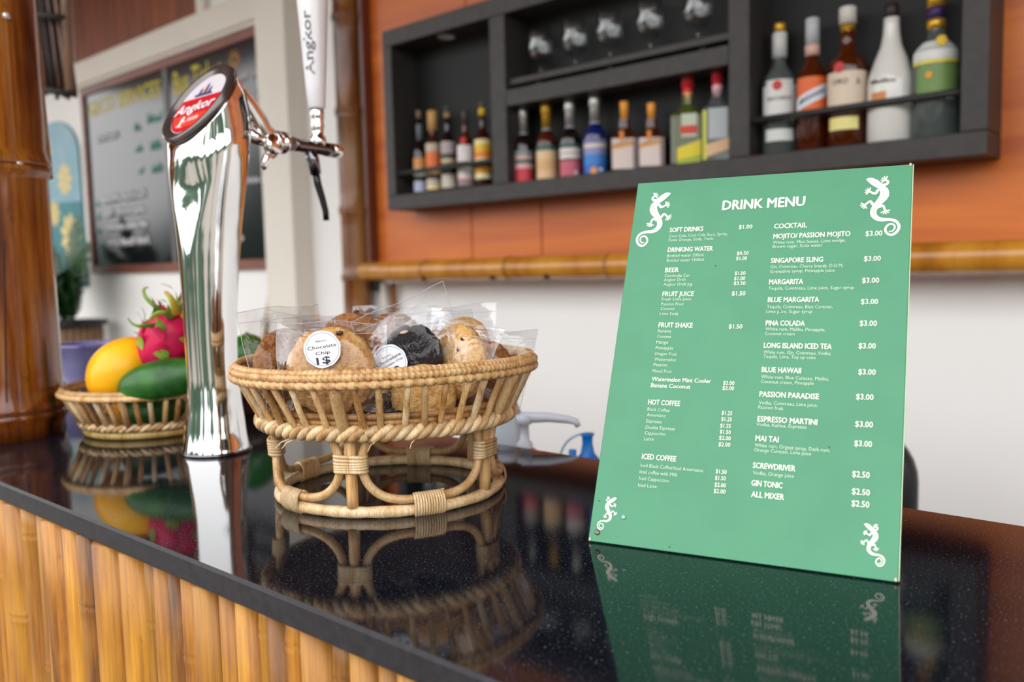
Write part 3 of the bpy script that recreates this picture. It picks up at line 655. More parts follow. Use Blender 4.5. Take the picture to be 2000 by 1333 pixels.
for u, vt, lab in ((1219, 199, 'square amber bottle with orange cap beside the blue bottle'), (1272, 202, 'square amber bottle with orange cap, nearer the red-capped bottles')):
    t, x, y, z, r, h, d = square_bottle('liqueur_bottle', lab, u, vt, 54, .50, .70, AMB, [('label', -.92, .55, .04, .46, CRM2), ('label_ribbon', -.92, .55, (.31, .36), (.37, .42), Lm('#e0a255'))], [(.60, .76, .20, .30, OR), (.76, 1.0, .26, .32, OR2)], gs_, turn=.62)
    m = MB(); m.sh = False; m.box((-.25 * r, -d - .0025, .50 * h), (.30 * r, .002, .13 * h)); m.build('seal_strip', OR, t)
    write('label_lettering', [('Cointreau', -.82 * r, .36 * h, .0065, 1.25 * r, .01)], Lm('#8a4a1c'), t, lambda X, Y: (X, -d - .0030, Y + (X + .9 * r) * .25))
gr_ = 'square green bottles with red caps'
t, x, y, z, r, h, d = square_bottle('whisky_bottle', 'square greenish bottle with red cap and yellow slanted label', 1343, 146, 62, .56, .74, GREENG, [('label', -.35, .6, .30, .55, Lm('#c6cdb6')), ('label_red', -.4, .62, .33, .42, Lm('#cf3f30')), ('label_slant', -.62, .85, (.05, .10), (.18, .26), Lm('#e7d22c')), ('label_green', -.62, .85, (.0, .0), (.05, .10), Lm('#a8b53a'))], [(.68, .86, .31, .33, Lm('#d5293a')), (.73, .80, .335, .335, Lm('#f0b45e')), (.86, 1.0, .40, .38, Lm('#e0323c'))], gr_, turn=.45)
t, x, y, z, r, h, d = square_bottle('whisky_bottle', 'square pale bottle with red cap and cream slanted label, rightmost in middle niche', 1401, 133, 54, .58, .76, CLEARG, [('label', -.55, .75, .24, .56, Lm('#b7bec0')), ('label_slant', -.75, .85, (.05, .12), (.18, .24), Lm('#e6b98c')), ('label_edge', -.98, -.7, .02, .54, Lm('#cfcf52'))], [(.69, .86, .33, .35, Lm('#d3253d')), (.73, .82, .37, .37, Lm('#eeb7c0')), (.86, 1.0, .43, .41, Lm('#e0323c'))], gr_, turn=.40)
gq = 'spirit bottles in the right niche'
INK = Lm('#2b2a30'); RED = Lm('#c2302c')
x, y, z, r, h = place(1523, 46, 64); vw = atan2(-y, -x)
t = bottle('rum_bottle', 'clear rum bottle with white label and red round emblem, first in right niche', x, y, z, r, h, 'round', CLEARG, [(.74, .93, .44, Lm('#c9cac8')), (.93, 1.0, .36, GOLD)], [(.28, .52, Lm('#dcdad6')), (.52, .56, Lm('#cfd0cc'), .9), (.10, .19, Lm('#d6d8d5'), .9)], gq, [('BACARDI', .405, .010, r * 1.5, INK, 0)])
disc('emblem', t, -.006, .515 * h, .0125, r, RED, vw, .002); disc('emblem_ring', t, -.006, .515 * h, .0150, r, Lm('#e9e4e0'), vw, .0012)
x, y, z, r, h = place(1587, 36, 60)
t = bottle('rum_bottle', 'dark amber bottle with orange label crossed by a white band', x, y, z, r, h, 'round', AMB, [(.80, 1.0, .44, Lm('#b9bcbf')), (.72, .80, .46, Lm('#d9b0a0'))], [(.27, .55, Lm('#e2682c'), 1.1)], gq)
vw = atan2(-y, -x); m = MB(); m.sh = True; n_ = 14
rows = []
for k in range(n_ + 1):
    a = vw - 1.1 + 2.2 * k / n_; zc_ = h * (.345 + .115 * k / n_); rows.append((a, zc_))
vs = [((r + .0016) * cos(a), (r + .0016) * sin(a), zz + dz) for dz in (-.014, .014) for a, zz in rows]
m.add(vs, [(k, k + 1, k + n_ + 2, k + n_ + 1) for k in range(n_)]); m.build('white_band', Lm('#dcdfe6'), t)
rr_ = r + .0024
scr = MB(); rs = random.Random(4); pts = []
for k in range(26):
    a = vw - .8 + 1.6 * k / 26; pts.append((rr_ * cos(a), rr_ * sin(a), h * (.345 + .115 * (k / 26 * .73 + .135)) + (.006 if k % 2 else -.004)))
scr.tube(pts, .0009, 5); scr.build('band_script', Lm('#30508f'), t)
x, y, z, r, h = place(1656, 14, 74); vw = atan2(-y, -x)
t = bottle('rum_bottle', 'amber rum bottle with beige label, gold neck and white cap in right niche', x, y, z, r, h, 'shoulder', AMB, [(.74, .88, .37, GOLD), (.88, 1.0, .44, Lm('#cfccc6'))], [(.29, .53, Lm('#dcc9b4'), 1.3), (.12, .21, Lm('#e8dc8a'), .8, -.2)], gq, [('ORO', .44, .013, r * .8, INK, -.35), ('A', .43, .017, r * .25, INK, .55)])
disc('emblem', t, -.020, .56 * h, .013, r, RED, vw, .003)
x, y, z, r, h = place(1742, 8, 86); vw = atan2(-y, -x)
t = bottle('coconut_rum_bottle', 'opaque white long-necked bottle with small palm sunset print', x, y, z, r, h, 'opal', OPAL, [(.88, 1.0, .30, Lm('#2a1c18')), (.86, .90, .33, Lm('#a07a58'))], [(.26, .30, Lm('#e8c81c'), .42, -.55), (.30, .36, Lm('#cf8a4a'), .36, -.55)], gq, [('Malibu', .42, .011, r * 1.15, INK, -.38)])
x, y, z, r, h = place(1830, -14, 84); vw = atan2(-y, -x)
t = bottle('gin_bottle', 'clear green-tinted bottle with white and yellow label, rightmost in right niche', x, y, z, r, h, 'shoulder', CLEARG, [(.75, .82, .42, GOLD), (.82, .90, .40, Lm('#3a2458')), (.90, 1.0, .42, GOLD)], [(.52, .66, Lm('#d9dbd8'), 1.2), (.50, .525, Lm('#e8d640'), 1.2), (.30, .49, Lm('#6f8f4e'), 1.1, .2)], gq)
disc('yellow_print', t, .012, .645 * h, .012, r * .8, Lm('#e8c22c'), vw, .006); disc('orange_print', t, -.014, .42 * h, .008, r, Lm('#e39a2a'), vw, .003)
# ------------------------------------------------------------------ wine glasses
wg = None; gz = 0.7253
names_ = ['leftmost wine glass on the upper shelf of the black cabinet', 'second wine glass from left on the upper cabinet shelf', 'middle wine glass of the five on the upper cabinet shelf', 'fourth wine glass from left on the upper cabinet shelf', 'rightmost wine glass on the upper shelf of the black cabinet']
m = MB(); G = [(.0, .0), (.032, .0), (.033, .0012), (.010, .0035), (.0038, .008), (.0033, .028), (.006, .036), (.024, .046), (.036, .064), (.0405, .086), (.040, .11), (.035, .150), (.0338, .150), (.0385, .11), (.0390, .086), (.0345, .065), (.023, .0480), (.0, .0405)]
m.lathe(G, 32, cap0=False, cap1=False)
for k, (u, nm) in enumerate(zip((1055, 1123, 1191, 1270, 1363), names_)):
    p = atY(u, 80, BYc); t = thing('wine_glass', nm, 'glass', (p.x, BYc, gz), 0, 'wine glasses on the upper shelf'); t.scale = (.86, .86, .86)
    if wg is None: wg = m.build('bowl_and_stem', GLASS, t)
    else: o = wg.copy(); COL.objects.link(o); o.parent = t

# ------------------------------------------------------------------ bottles on the low worktop
def wpt(u, v, t): return atD(u, v, t)
CLP = M('clear_plastic', '#c9d2dc', .12, trans=.55, ior=1.2); WPL = M('white_plastic', '#ced2de', .35); BLP = M('blue_plastic', '#0f6fc0', .35); BLP2 = M('violet_print', '#4a50a8', .4)
def pump_bottle(u, vhead, t_, R, lab, hand=.062, band=None, rz=0, name='pump_bottle', stem=.034, nb=None, grp='pump bottles behind the bar'):
    p = wpt(u, vhead, t_); hd = p.z - WTZ; T = thing(name, lab, 'bottle', (p.x, p.y, WTZ), rz, grp); zb = hd - stem
    m = MB(); m.lathe([(0, 0), (R * .95, 0), (R, .006), (R, zb - R * .9), (R * .9, zb - R * .45), (R * .5, zb - R * .12), (R * .34, zb)], 28); m.build('body', CLP, T)
    m = MB(); m.lathe([(.0, zb - .012), (R * .40, zb - .012), (R * .40, zb + .004), (.006, zb + .008), (.0052, hd - .008), (.009, hd - .006), (.0105, hd + .004), (.0, hd + .006)], 20); m.build('pump_stem', WPL, T)
    m = MB(); m.tube([(-.004, 0, hd + .001), (hand * .45, 0, hd + .0015), (hand * .85, 0, hd - .0015), (hand, 0, hd - .0045), (hand * 1.04, 0, hd - .010)], [.0072, .006, .0048, .0042, .0036], 12); m.build('spout', WPL, T)
    if band:
        for a0, wr, z0, z1 in band:
            m = MB(); m.lathe([(R + .0008, z0), (R + .0008, z1)], 10, a0=a0 - wr, a1=a0 + wr); m.build('label_print', BLP2, T)
    return T
cr = atan2(cR.y, cR.x)
pump_bottle(1024, 818, 1.02, .024, 'white pump bottle with long curved spout right of the cookie basket', .062, None, cr - .1)
p = wpt(990, 850, 1.12)
jg = thing('plastic_jug', 'translucent plastic jug with violet print behind right leg of the cookie basket', 'jug', (p.x, p.y, WTZ), cr)
jt = wpt(992, 775, 1.12).z - WTZ
m = MB(); m.lathe([(0, 0), (.026, 0), (.028, .01), (.028, jt - .055), (.024, jt - .03), (.014, jt - .006), (.011, jt)], 24); m.build('body', CLP, jg)
m = MB(); m.lathe([(.0, jt - .004), (.013, jt - .004), (.013, jt + .012), (.0, jt + .013)], 18); m.build('cap', WPL, jg)
for dx, w_, z0, z1 in ((-.35, .3, -.078, -.060), (.35, .12, -.080, -.067)):
    m = MB(); m.lathe([(.0288, jt + z0), (.0288, jt + z1)], 8, a0=-pi / 2 + dx - w_, a1=-pi / 2 + dx + w_); m.build('label_print', BLP2, jg)
p = wpt(1147, 848, 1.13); zt_ = p.z - WTZ
sq = thing('squeeze_bottle', 'blue squeeze bottle with tall nozzle and curved clear tube left of menu board', 'bottle', (p.x, p.y, WTZ), cr)
m = MB(); m.lathe([(0, 0), (.030, 0), (.032, .006), (.032, zt_ - .07), (.030, zt_ - .055)], 24); m.build('body', CLP, sq)
m = MB(); m.lathe([(.031, zt_ - .056), (.0305, zt_ - .042), (.016, zt_ - .034), (.0095, zt_ - .026), (.0068, zt_ - .012), (.0072, zt_ - .004), (.0094, zt_ - .001), (.0094, zt_ + .0005), (.0, zt_ + .0005)], 24); m.build('nozzle', BLP, sq)
m = MB(); m.lathe([(.0, zt_ - .045), (.0052, zt_ - .045), (.0052, zt_ - .021), (.0, zt_ - .020)], 12, c=(-.020, 0, 0)); m.build('side_spout', BLP, sq)
m = MB(); m.tube([(-.006 - .030 * (1 - cos(a)) , 0, zt_ - .001 - .05 * (1 - sin(a))) if False else (-.004 - .033 * sin(a), 0, zt_ - .036 + .036 * cos(a)) for a in [pi / 2 * k / 12 for k in range(13)]], .0016, 8); m.build('tube', M('clear_tube', '#8fa9bf', .2), sq)
for i, (u, vt, t_, R, mt, lab) in enumerate((
    (770, 838, 1.22, .016, M('green_plastic', '#1f6b34', .4), 'green pointed squeeze bottle seen between the legs of the cookie basket'),
    (812, 842, 1.18, .020, CLP, 'clear syrup bottle seen through the arch of the cookie basket, left of two'),
    (842, 836, 1.24, .018, WPL, 'white narrow bottle seen through the arch of the cookie basket'),
    (872, 846, 1.16, .020, CLP, 'clear syrup bottle beside the back right leg of the cookie basket'),
    (925, 836, 1.20, .021, M('navy_plastic', '#1d2b4a', .3), 'dark blue bottle seen past the back right leg of the cookie basket'))):
    p = wpt(u, vt, t_); hz = p.z - WTZ; T = thing('syrup_bottle', lab, 'bottle', (p.x, p.y, WTZ), 0, 'syrup bottles behind the bar')
    m = MB(); m.lathe([(0, 0), (R * .95, 0), (R, .005), (R, hz - .07), (R * .8, hz - .05), (R * .35, hz - .035), (R * .3, hz - .012)], 20); m.build('body', mt, T)
    m = MB(); m.lathe([(0, hz - .014), (R * .42, hz - .014), (R * .38, hz - .002), (.0, hz)], 16); m.build('cap', (M('green_plastic', '#1f6b34', .4), BLP, WPL, BLP, WPL)[i], T)
# menu lines: (style, words, x mm, y mm, width mm) on the board; gecko outline in mm
MENU=[('T', 'DRINK MENU', 74.12, 271.38, 62.61), ('H', 'SOFT DRINKS', 33.06, 253.6, 27.33), ('I', 'Coca Cola, Coca Cola Zero, Sprite,', 33.23, 248.91, 47.13), ('I', 'Fanta Orange, Soda, Tonic', 33.13, 245.34, 36.44), ('H', 'DRINKING WATER', 33.6, 235.91, 36.3), ('I', 'Bottled water 500ml', 33.5, 231.3, 29.43), ('I', 'Bottled water 1500ml', 33.73, 227.24, 30.11), ('H', 'BEER', 33.54, 218.1, 10.93), ('I', 'Cambodia Can', 33.52, 213.96, 20.57), ('I', 'Angkor Draft', 33.45, 210.36, 17.72), ('I', 'Angkor Draft Jug', 33.54, 206.38, 23.21), ('H', 'FRUIT JUICE', 33.73, 197.4, 25.2), ('I', 'Fresh Lime Juice', 33.54, 193.72, 23.72), ('I', 'Passion Fruit', 33.55, 189.53, 18.32), ('I', 'Coconut', 33.64, 185.62, 11.3), ('I', 'Lime Soda', 33.53, 181.33, 14.73), ('H', 'FRUIT SHAKE', 33.77, 171.13, 26.89), ('I', 'Banana', 33.66, 166.89, 10.74), ('I', 'Coconut', 33.47, 162.29, 11.46), ('I', 'Mango', 33.55, 157.57, 9.48), ('I', 'Pineapple', 33.63, 152.88, 13.97), ('I', 'Dragon Fruit', 33.6, 148.08, 17.33), ('I', 'Watermelon', 33.8, 143.44, 16.94), ('I', 'Passion', 33.6, 139.05, 10.76), ('I', 'Mixed Fruit', 33.32, 134.01, 15.33), ('B', 'Watermelon Mint Cooler', 33.73, 127.17, 45.59), ('B', 'Banana Coconut', 33.62, 122.13, 30.62), ('H', 'HOT COFFEE', 33.15, 108.3, 24.72), ('I', 'Black Coffee', 33.19, 103.34, 17.31), ('I', 'Americano', 33.3, 98.99, 14.71), ('I', 'Espresso', 33.48, 94.09, 12.26), ('I', 'Double Espresso', 33.5, 89.34, 23.0), ('I', 'Cappuccino', 33.34, 84.89, 16.06), ('I', 'Latte', 33.63, 80.34, 7.34), ('H', 'ICED COFFEE', 33.58, 66.05, 26.0), ('I', 'Iced Black Coffee/Iced Americano', 33.35, 60.0, 47.07), ('I', 'Iced coffee with Milk', 33.26, 55.11, 28.8), ('I', 'Iced Cappuccino', 33.46, 50.27, 22.54), ('I', 'Iced Latte', 33.26, 45.13, 14.29), ('H', 'COCKTAIL', 115.57, 253.03, 23.9), ('H', 'MOJITO/ PASSION MOJITO', 115.65, 244.44, 54.92), ('I', 'White rum, Mint leaves, Lime wedge,', 115.65, 239.91, 52.08), ('I', 'Brown sugar, Soda water', 115.68, 236.56, 36.07), ('H', 'SINGAPORE SLING', 115.38, 224.15, 37.31), ('I', 'Gin, Cointreau, Cherry brandy, D.O.M,', 115.38, 219.7, 51.47), ('I', 'Grenadine syrup, Pineapple juice', 115.45, 215.9, 45.81), ('H', 'MARGARITA', 115.38, 206.59, 24.34), ('I', 'Tequila, Cointreau, Lime juice, Sugar syrup', 115.28, 202.09, 59.93), ('H', 'BLUE MARGARITA', 115.61, 192.14, 36.19), ('I', 'Tequila, Cointreau, Blue Curacao,', 115.21, 187.21, 46.34), ('I', 'Lime juice, Sugar syrup', 115.17, 183.39, 32.79), ('H', 'PINA COLADA', 115.51, 173.5, 27.55), ('I', 'White rum, Malibu, Pineapple,', 115.6, 169.5, 41.94), ('I', 'Coconut cream', 115.66, 165.99, 20.94), ('H', 'LONG ISLAND ICED TEA', 115.56, 156.01, 46.87), ('I', 'White rum, Gin, Cointreau, Vodka,', 115.7, 151.48, 46.88), ('I', 'Tequila, Lime, Top up coke', 115.86, 148.15, 36.37), ('H', 'BLUE HAWAII', 115.56, 137.28, 27.29), ('I', 'White rum, Blue Curacao, Malibu,', 115.55, 132.5, 46.6), ('I', 'Coconut cream, Pineapple', 115.59, 128.85, 36.56), ('H', 'PASSION PARADISE', 115.49, 118.67, 40.6), ('I', 'Vodka, Cointreau, Lime juice,', 115.43, 113.0, 40.26), ('I', 'Passion fruit', 115.34, 109.41, 17.31), ('H', 'ESPRESSO MARTINI', 115.58, 100.12, 40.52), ('I', 'Vodka, Kahlua, Espresso', 115.07, 96.82, 34.15), ('H', 'MAI TAI', 115.33, 85.89, 15.77), ('I', 'White rum, Orgeat syrup, Dark rum,', 115.04, 81.57, 50.55), ('I', 'Orange Curacao, Lime juice', 115.06, 78.23, 38.37), ('H', 'SCREWDRIVER', 115.16, 66.29, 28.6), ('I', 'Vodka, Orange juice', 115.55, 61.72, 27.67), ('H', 'GIN TONIC', 115.2, 53.71, 20.87), ('H', 'ALL MIXER', 115.74, 45.84, 22.0), ('P', '$1.00', 88.63, 253.9, 10.28), ('p', '$0.50', 89.1, 231.48, 8.91), ('p', '$1.00', 89.01, 227.18, 8.2), ('p', '$1.00', 89.07, 214.76, 8.04), ('p', '$1.00', 89.0, 210.4, 8.26), ('p', '$3.50', 89.02, 206.31, 8.83), ('P', '$1.50', 88.41, 197.67, 10.07), ('P', '$1.50', 88.57, 170.75, 9.96), ('p', '$2.00', 88.57, 126.43, 8.12), ('p', '$2.00', 88.41, 122.43, 8.37), ('p', '$1.25', 89.67, 103.5, 7.5), ('p', '$1.25', 89.84, 98.92, 7.48), ('p', '$1.25', 89.52, 93.91, 7.47), ('p', '$1.50', 89.69, 89.37, 7.72), ('p', '$2.00', 89.59, 84.83, 8.24), ('p', '$2.00', 89.65, 80.05, 8.35), ('p', '$1.50', 89.59, 60.18, 7.63), ('p', '$1.50', 89.52, 55.49, 7.49), ('p', '$2.00', 89.61, 50.58, 7.99), ('p', '$2.00', 89.53, 46.07, 8.24), ('R', '$3.00', 181.08, 243.87, 11.14), ('R', '$3.00', 180.91, 223.88, 11.04), ('R', '$3.00', 180.44, 206.77, 11.07), ('R', '$3.00', 180.35, 190.4, 11.09), ('R', '$3.00', 180.29, 173.92, 11.11), ('R', '$3.00', 180.35, 157.02, 10.93), ('R', '$3.00', 181.06, 137.91, 10.98), ('R', '$3.00', 180.47, 119.91, 10.9), ('R', '$3.00', 180.78, 100.59, 11.03), ('R', '$3.00', 180.83, 87.1, 10.96), ('R', '$2.50', 180.56, 65.98, 10.63), ('R', '$2.50', 180.89, 54.33, 10.9), ('R', '$2.50', 181.05, 46.35, 10.75)]
GK={ 'spine':[(28.55, 287.96), (26.54, 287.24), (23.64, 285.15), (21.27, 283.02), (18.89, 280.9), (17.12, 278.16), (16.74, 274.77), (17.89, 271.87), (20.43, 268.34), (22.68, 264.84), (23.62, 261.43), (23.17, 258.66), (20.89, 255.98), (17.38, 254.75), (13.19, 254.65), (9.61, 253.69), (7.24, 251.55), (6.35, 248.23), (7.58, 244.83), (9.96, 242.8), (12.34, 242.71), (14.46, 244.57), (15.16, 247.32), (13.76, 250.16), (11.8, 251.08), (9.78, 250.33), (9.01, 248.12), (10.39, 245.56), (12.55, 245.2)],'leg1':[(18.15, 282.65), (15.72, 283.1), (14.66, 285.17), (16.36, 286.49)],'leg2':[(21.3, 278.47), (22.89, 276.11), (24.9, 276.83), (26.87, 277.85)],'leg3':[(23.72, 267.03), (25.09, 268.65), (26.24, 269.99), (29.41, 267.29)],'leg4':[(20.31, 264.97), (17.83, 265.94), (16.68, 264.59), (15.94, 262.1)] }
# ------------------------------------------------------------------ beer tower
tx, ty = -.905, .512
tw = thing('beer_tower', 'chrome beer tap tower with oval red badge and white handle on the granite bar', 'beer tap', (tx, ty, 0))
# rings: (y front, z front, y back, z back, half width)
R_ = [(-.0385, 0, .0385, 0, .0385), (-.0385, .004, .0385, .004, .0385), (-.0365, .010, .0365, .010, .0365), (-.0340, .028, .0340, .028, .0345), (-.0305, .055, .0310, .055, .0315), (-.0285, .08, .0292, .08, .0292),
      (-.0285, .11, .029, .11, .0285), (-.0285, .14, .0300, .14, .0285), (-.0285, .17, .0320, .17, .0292), (-.0288, .20, .0350, .20, .0308), (-.0295, .23, .0385, .232, .0335), (-.0300, .255, .0420, .265, .0375),
      (-.0305, .275, .0455, .295, .0425), (-.0308, .295, .0495, .325, .0480), (-.0308, .312, .0530, .352, .0525), (-.0306, .326, .0550, .378, .0560), (-.0300, .337, .0530, .402, .0555), (-.0290, .345, .0470, .424, .0560), (-.0268, .3515, .0348, .4415, .0558)]
rings = []; NN = 96
def lerpR(a, b, t): return tuple(p + (q - p) * t for p, q in zip(a, b))
RR = []
for a, b in zip(R_[:-1], R_[1:]):
    k_ = 1 if a[1] < .02 else 4
    for k in range(k_): RR.append(lerpR(a, b, k / k_))
RR.append(R_[-1])
def ring_point(q, a, k=1.0):
    yf, zf, yb, zb, ax = q; return Vector((ax * k * sin(a), (yf + yb) / 2 - (yb - yf) / 2 * k * cos(a), (zf + zb) / 2 - (zb - zf) / 2 * k * cos(a)))
for q in RR:
    rg = []
    for j in range(NN):
        a = 2 * pi * j / NN; p = ring_point(q, a)
        # thumb-shaped scoop in the front, right below the badge
        zt = (p.z - .220) / (.312 - .220)
        if 0 < zt < 1.25:
            wdt = .75 * min(1, max(0, zt)) ** .8; da = ((a + pi) % (2 * pi) - pi - .30) / max(wdt, .05)
            if abs(da) < 1:
                e = (1 - da * da) ** 1.5; dep = .0050 * e * min(1, zt * 1.5) * (1 if zt < .9 else max(0, (1.25 - zt) / .35))
                c = ring_point(q, a, 0); d = (p - c); d.z = 0; p = p - d.normalized() * dep
        rg.append(p)
    rings.append(rg)
m = MB(); m.loft(rings); m.build('column', CHROME, tw)
# badge: bezel, glass face and print on the slanted top plane
q = R_[-1]; o_ = ring_point(q, 0, 0); ux = Vector((1, 0, 0)); uy = (ring_point(q, pi) - ring_point(q, 0)).normalized(); un = ux.cross(uy)
ry_ = (ring_point(q, pi) - ring_point(q, 0)).length / 2; rx_ = q[4]
def bp_(x, y, n_=0): return o_ + ux * x + uy * y + un * n_
m = MB(); prs = [(.99, .0), (1.03, .001), (1.035, .0042), (1.00, .0075), (.94, .0085), (.86, .0070), (.80, .0035)]
m.loft([[bp_(rx_ * k * sin(a), ry_ * k * cos(a) * (1.0), n_) for a in [2 * pi * j / 64 for j in range(64)]][::-1] for k, n_ in prs]); m.build('bezel', PEWTER, tw)
fk = .79
def ell(k, z0=-2, z1=2, n_=.0042, N=72):
    pts = []
    for j in range(N):
        a = 2 * pi * j / N; y = cos(a); y = min(max(y, z0), z1); s_ = sqrt(max(0, 1 - y * y)) * (1 if sin(a) >= 0 else -1)
        pts.append(bp_(rx_ * k * s_, ry_ * k * y, n_))
    return pts[::-1]
m = MB(); m.sh = False; m.poly(ell(fk)); bd = m.build('badge_face', M('badge_white', '#e4dce4', .25, coat=.6), tw)
m = MB(); m.sh = False; m.poly(ell(fk * .98, -.99, .22, .0046)); m.build('badge_red', M('badge_red', '#cf1126', .25, coat=.6), bd)
m = MB(); m.sh = False; m.poly(ell(fk * .9, -.9, -.42, .0049)); m.build('badge_orange', M('badge_orange', '#e2402c', .3, coat=.5), bd)
BW = M('badge_lettering', '#f4eef2', .3); BD = M('badge_dark', '#39406e', .4); BG = M('badge_gold', '#c9903c', .4)
write('badge_lettering', [('Angkor', -.040, -.010, .0150, .080, .03), ('BEER', .002, -.0255, .0055, .022, .015)], BW, bd, lambda X, Y: bp_(X, Y - .002 + X * .05, .0053))
m = MB(); m.sh = False
for pts in ([(-.018, .0115), (.018, .0115), (.018, .0145), (-.018, .0145)], [(-.004, .0145), (.004, .0145), (.0026, .024), (0, .031), (-.0026, .024)], [(-.0125, .0145), (-.0075, .0145), (-.0085, .021), (-.010, .025), (-.0115, .021)], [(.0125, .0145), (.0075, .0145), (.0085, .021), (.010, .025), (.0115, .021)]):
    m.poly([bp_(x, y, .0051) for x, y in pts][::1])
m.build('badge_temple', BD, bd)
m = MB(); m.sh = False
for pts in ([(-.0016, .0148), (.0016, .0148), (.001, .0245), (-.001, .0245)],): m.poly([bp_(x, y, .0054) for x, y in pts])
m.build('badge_temple_gold', BG, bd)
m = MB(); m.sh = False; m.tube([bp_(-.014 + .001 * k, -.0235 + (.0016 * (k % 2)) - .0004 * k, .0052) for k in range(12)], .0006, 4); m.tube([bp_(-.010, -.0195, .0052), bp_(-.0105, -.034, .0052)], .001, 4); m.tube([bp_(-.016, -.033, .0052), bp_(-.006, -.034, .0052)], .0009, 4); m.build('badge_flourish', BW, bd)
# foot ring
m = MB(); m.lathe([(.0388, 0), (.0398, .0004), (.0398, .0025), (.0384, .0038)], 64); m.build('foot_ring', DCHROME, tw)
# arm from the back of the head down to the shank
m = MB()
arm = [(.038, .428, .0085), (.052, .420, .0095), (.066, .404, .0105), (.078, .388, .0105), (.085, .376, .0105), (.096, .369, .0100), (.107, .3655, .0095)]
m.tube([(0, y_, z_) for y_, z_, r_ in arm], [r_ for *_, r_ in arm], 20); m.build('neck', CHROME, tw)
m = MB()
m.tube([(0, .060, .372), (0, .078, .366), (0, .098, .364)], [.010, .008, .007], 16); m.build('lower_brace', CHROME, tw)
FM = Vector((0, 1, -.035)).to_track_quat('Z', 'Y').to_matrix()
fy, fz = .100, .3655
def along(prof, n=28): m_ = MB(); m_.lathe(prof, n, c=(0, fy, fz), M=FM); return m_
along([(0, -.004), (.0125, -.004), (.0135, -.001), (.0135, .004), (.0115, .005), (.0115, .007), (.0135, .008), (.0135, .0135), (.0118, .015), (0, .015)]).build('coupling', CHROME, tw)
m = MB(); m.lathe([(0, .015), (.0098, .015), (.0098, .025), (0, .025)], 6, c=(0, fy, fz), M=FM); m.sm = [False] * len(m.sm); m.build('hex_nut', STEEL, tw)
along([(0, .025), (.0085, .025), (.0078, .032), (.0078, .070), (.0088, .074), (.0088, .084), (0, .084)]).build('faucet_body', DCHROME, tw)
along([(0, .0842), (.0088, .0842), (.0090, .088), (.0082, .0965), (.0072, .098), (0, .098)]).build('faucet_cap', CHROME, tw)
# bracket disc and lever hook under the coupling
m = MB(); m.lathe([(0, -.006), (.012, -.006), (.0135, -.003), (.0135, .003), (.012, .006), (0, .006)], 28, c=(.006, .092, .3610), M=Vector((1, .15, .1)).to_track_quat('Z', 'Y').to_matrix()); m.build('side_boss', CHROME, tw)
m = MB(); m.tube([(.006, .092, .352), (.006, .084, .345), (.006, .078, .335), (.006, .080, .330)], [.007, .0065, .005, .003], 12, flat=.6); m.build('hook', CHROME, tw)
# spout
sp0 = (0, .158, .362)
m = MB(); m.tube([(0, .150, .358), (0, .155, .346), (0, .158, .330)], [.0085, .0075, .0068], 18); m.build('spout_socket', DCHROME, tw)
m = MB(); m.tube([(0, .157, .334), (0, .160, .318), (0, .166, .300), (0, .1705, .284), (0, .171, .272)], [.0048, .0048, .0044, .0040, .0040], 16); m.build('spout', M('black_chrome', '#3c3c40', .2, metal=.9), tw)
# ferrule and handle
hy = .1635
m = MB(); m.lathe([(0, .366), (.0095, .366), (.0105, .372), (.0095, .377), (.0068, .380), (.0072, .386), (.0085, .392), (.0075, .397), (.0085, .402), (.0088, .409), (.0082, .412), (0, .412)], 24, c=(0, hy, 0)); m.build('ferrule', CHROME, tw)
HN = M('white_handle', '#dfdcdf', .28, coat=.5)
hp = [(.0, .4125), (.0098, .4125), (.0108, .4145), (.0125, .44), (.0152, .48), (.0178, .52), (.0196, .5475), (.0196, .5485), (.0, .5485)]
m = MB(); m.lathe(hp, 36, c=(0, hy, 0)); m.build('handle', HN, tw)
m = MB(); m.lathe([(0, .549), (.0194, .549), (.0194, .552), (.0188, .5535), (.0198, .555), (.021, .59), (.019, .615), (.010, .63), (0, .632)], 36, c=(0, hy, 0)); m.build('handle_top', HN, tw)
va = atan2(-(ty + hy), -tx) - .50
def on_handle(X, Y):   # X runs up the handle, Y runs sideways
    zz = .452 + X; rr = .0139 + (zz - .46) * .065 + .0006; a = va + (Y - .006) / rr * -1
    return (rr * cos(a), hy + rr * sin(a), zz)
write('handle_lettering', [('Angkor', 0, 0, .0125, .078, .03)], M('handle_grey', '#77757a', .4), tw, on_handle)

# ------------------------------------------------------------------ rattan baskets
def rattan(name, a, b, c): return bamboo(name, a, b, c, .42, False, 2.2, .35)
RAT = rattan('rattan', '#e0bb86', '#cda069', '#a3713d'); RATP = rattan('rattan_pale', '#e6cda6', '#d8b787', '#b08455'); RATD = rattan('rattan_brown', '#c79d66', '#a8773f', '#704820')
def wrap_ring(rx, ry, z, r, turns, slant=2.0, n=12, per=9, amp=.16, zfun=None):
    N = turns * per; rings_ = []
    for i in range(N):
        a = 2 * pi * i / N; c = Vector((rx * sin(a), -ry * cos(a), z + (zfun(a) if zfun else 0))); rad = Vector((sin(a), -cos(a), 0)); rg = []
        for k in range(n):
            t = 2 * pi * k / n; ph = i / per + slant * k / n
            rr = r * (1 + amp * (abs(sin(pi * ph)) ** .5 - .8))
            rg.append(c + rad * (rr * cos(t)) + Vector((0, 0, rr * sin(t))))
        rings_.append(rg)
    m = MB(); fs = []
    for i in range(N):
        j = (i + 1) % N
        for k in range(n): fs.append((i * n + k, i * n + (k + 1) % n, j * n + (k + 1) % n, j * n + k))
    m.add([p for g in rings_ for p in g], fs); return m
def ell_pt(rx, ry, a, z): return Vector((rx * sin(a), -ry * cos(a), z))
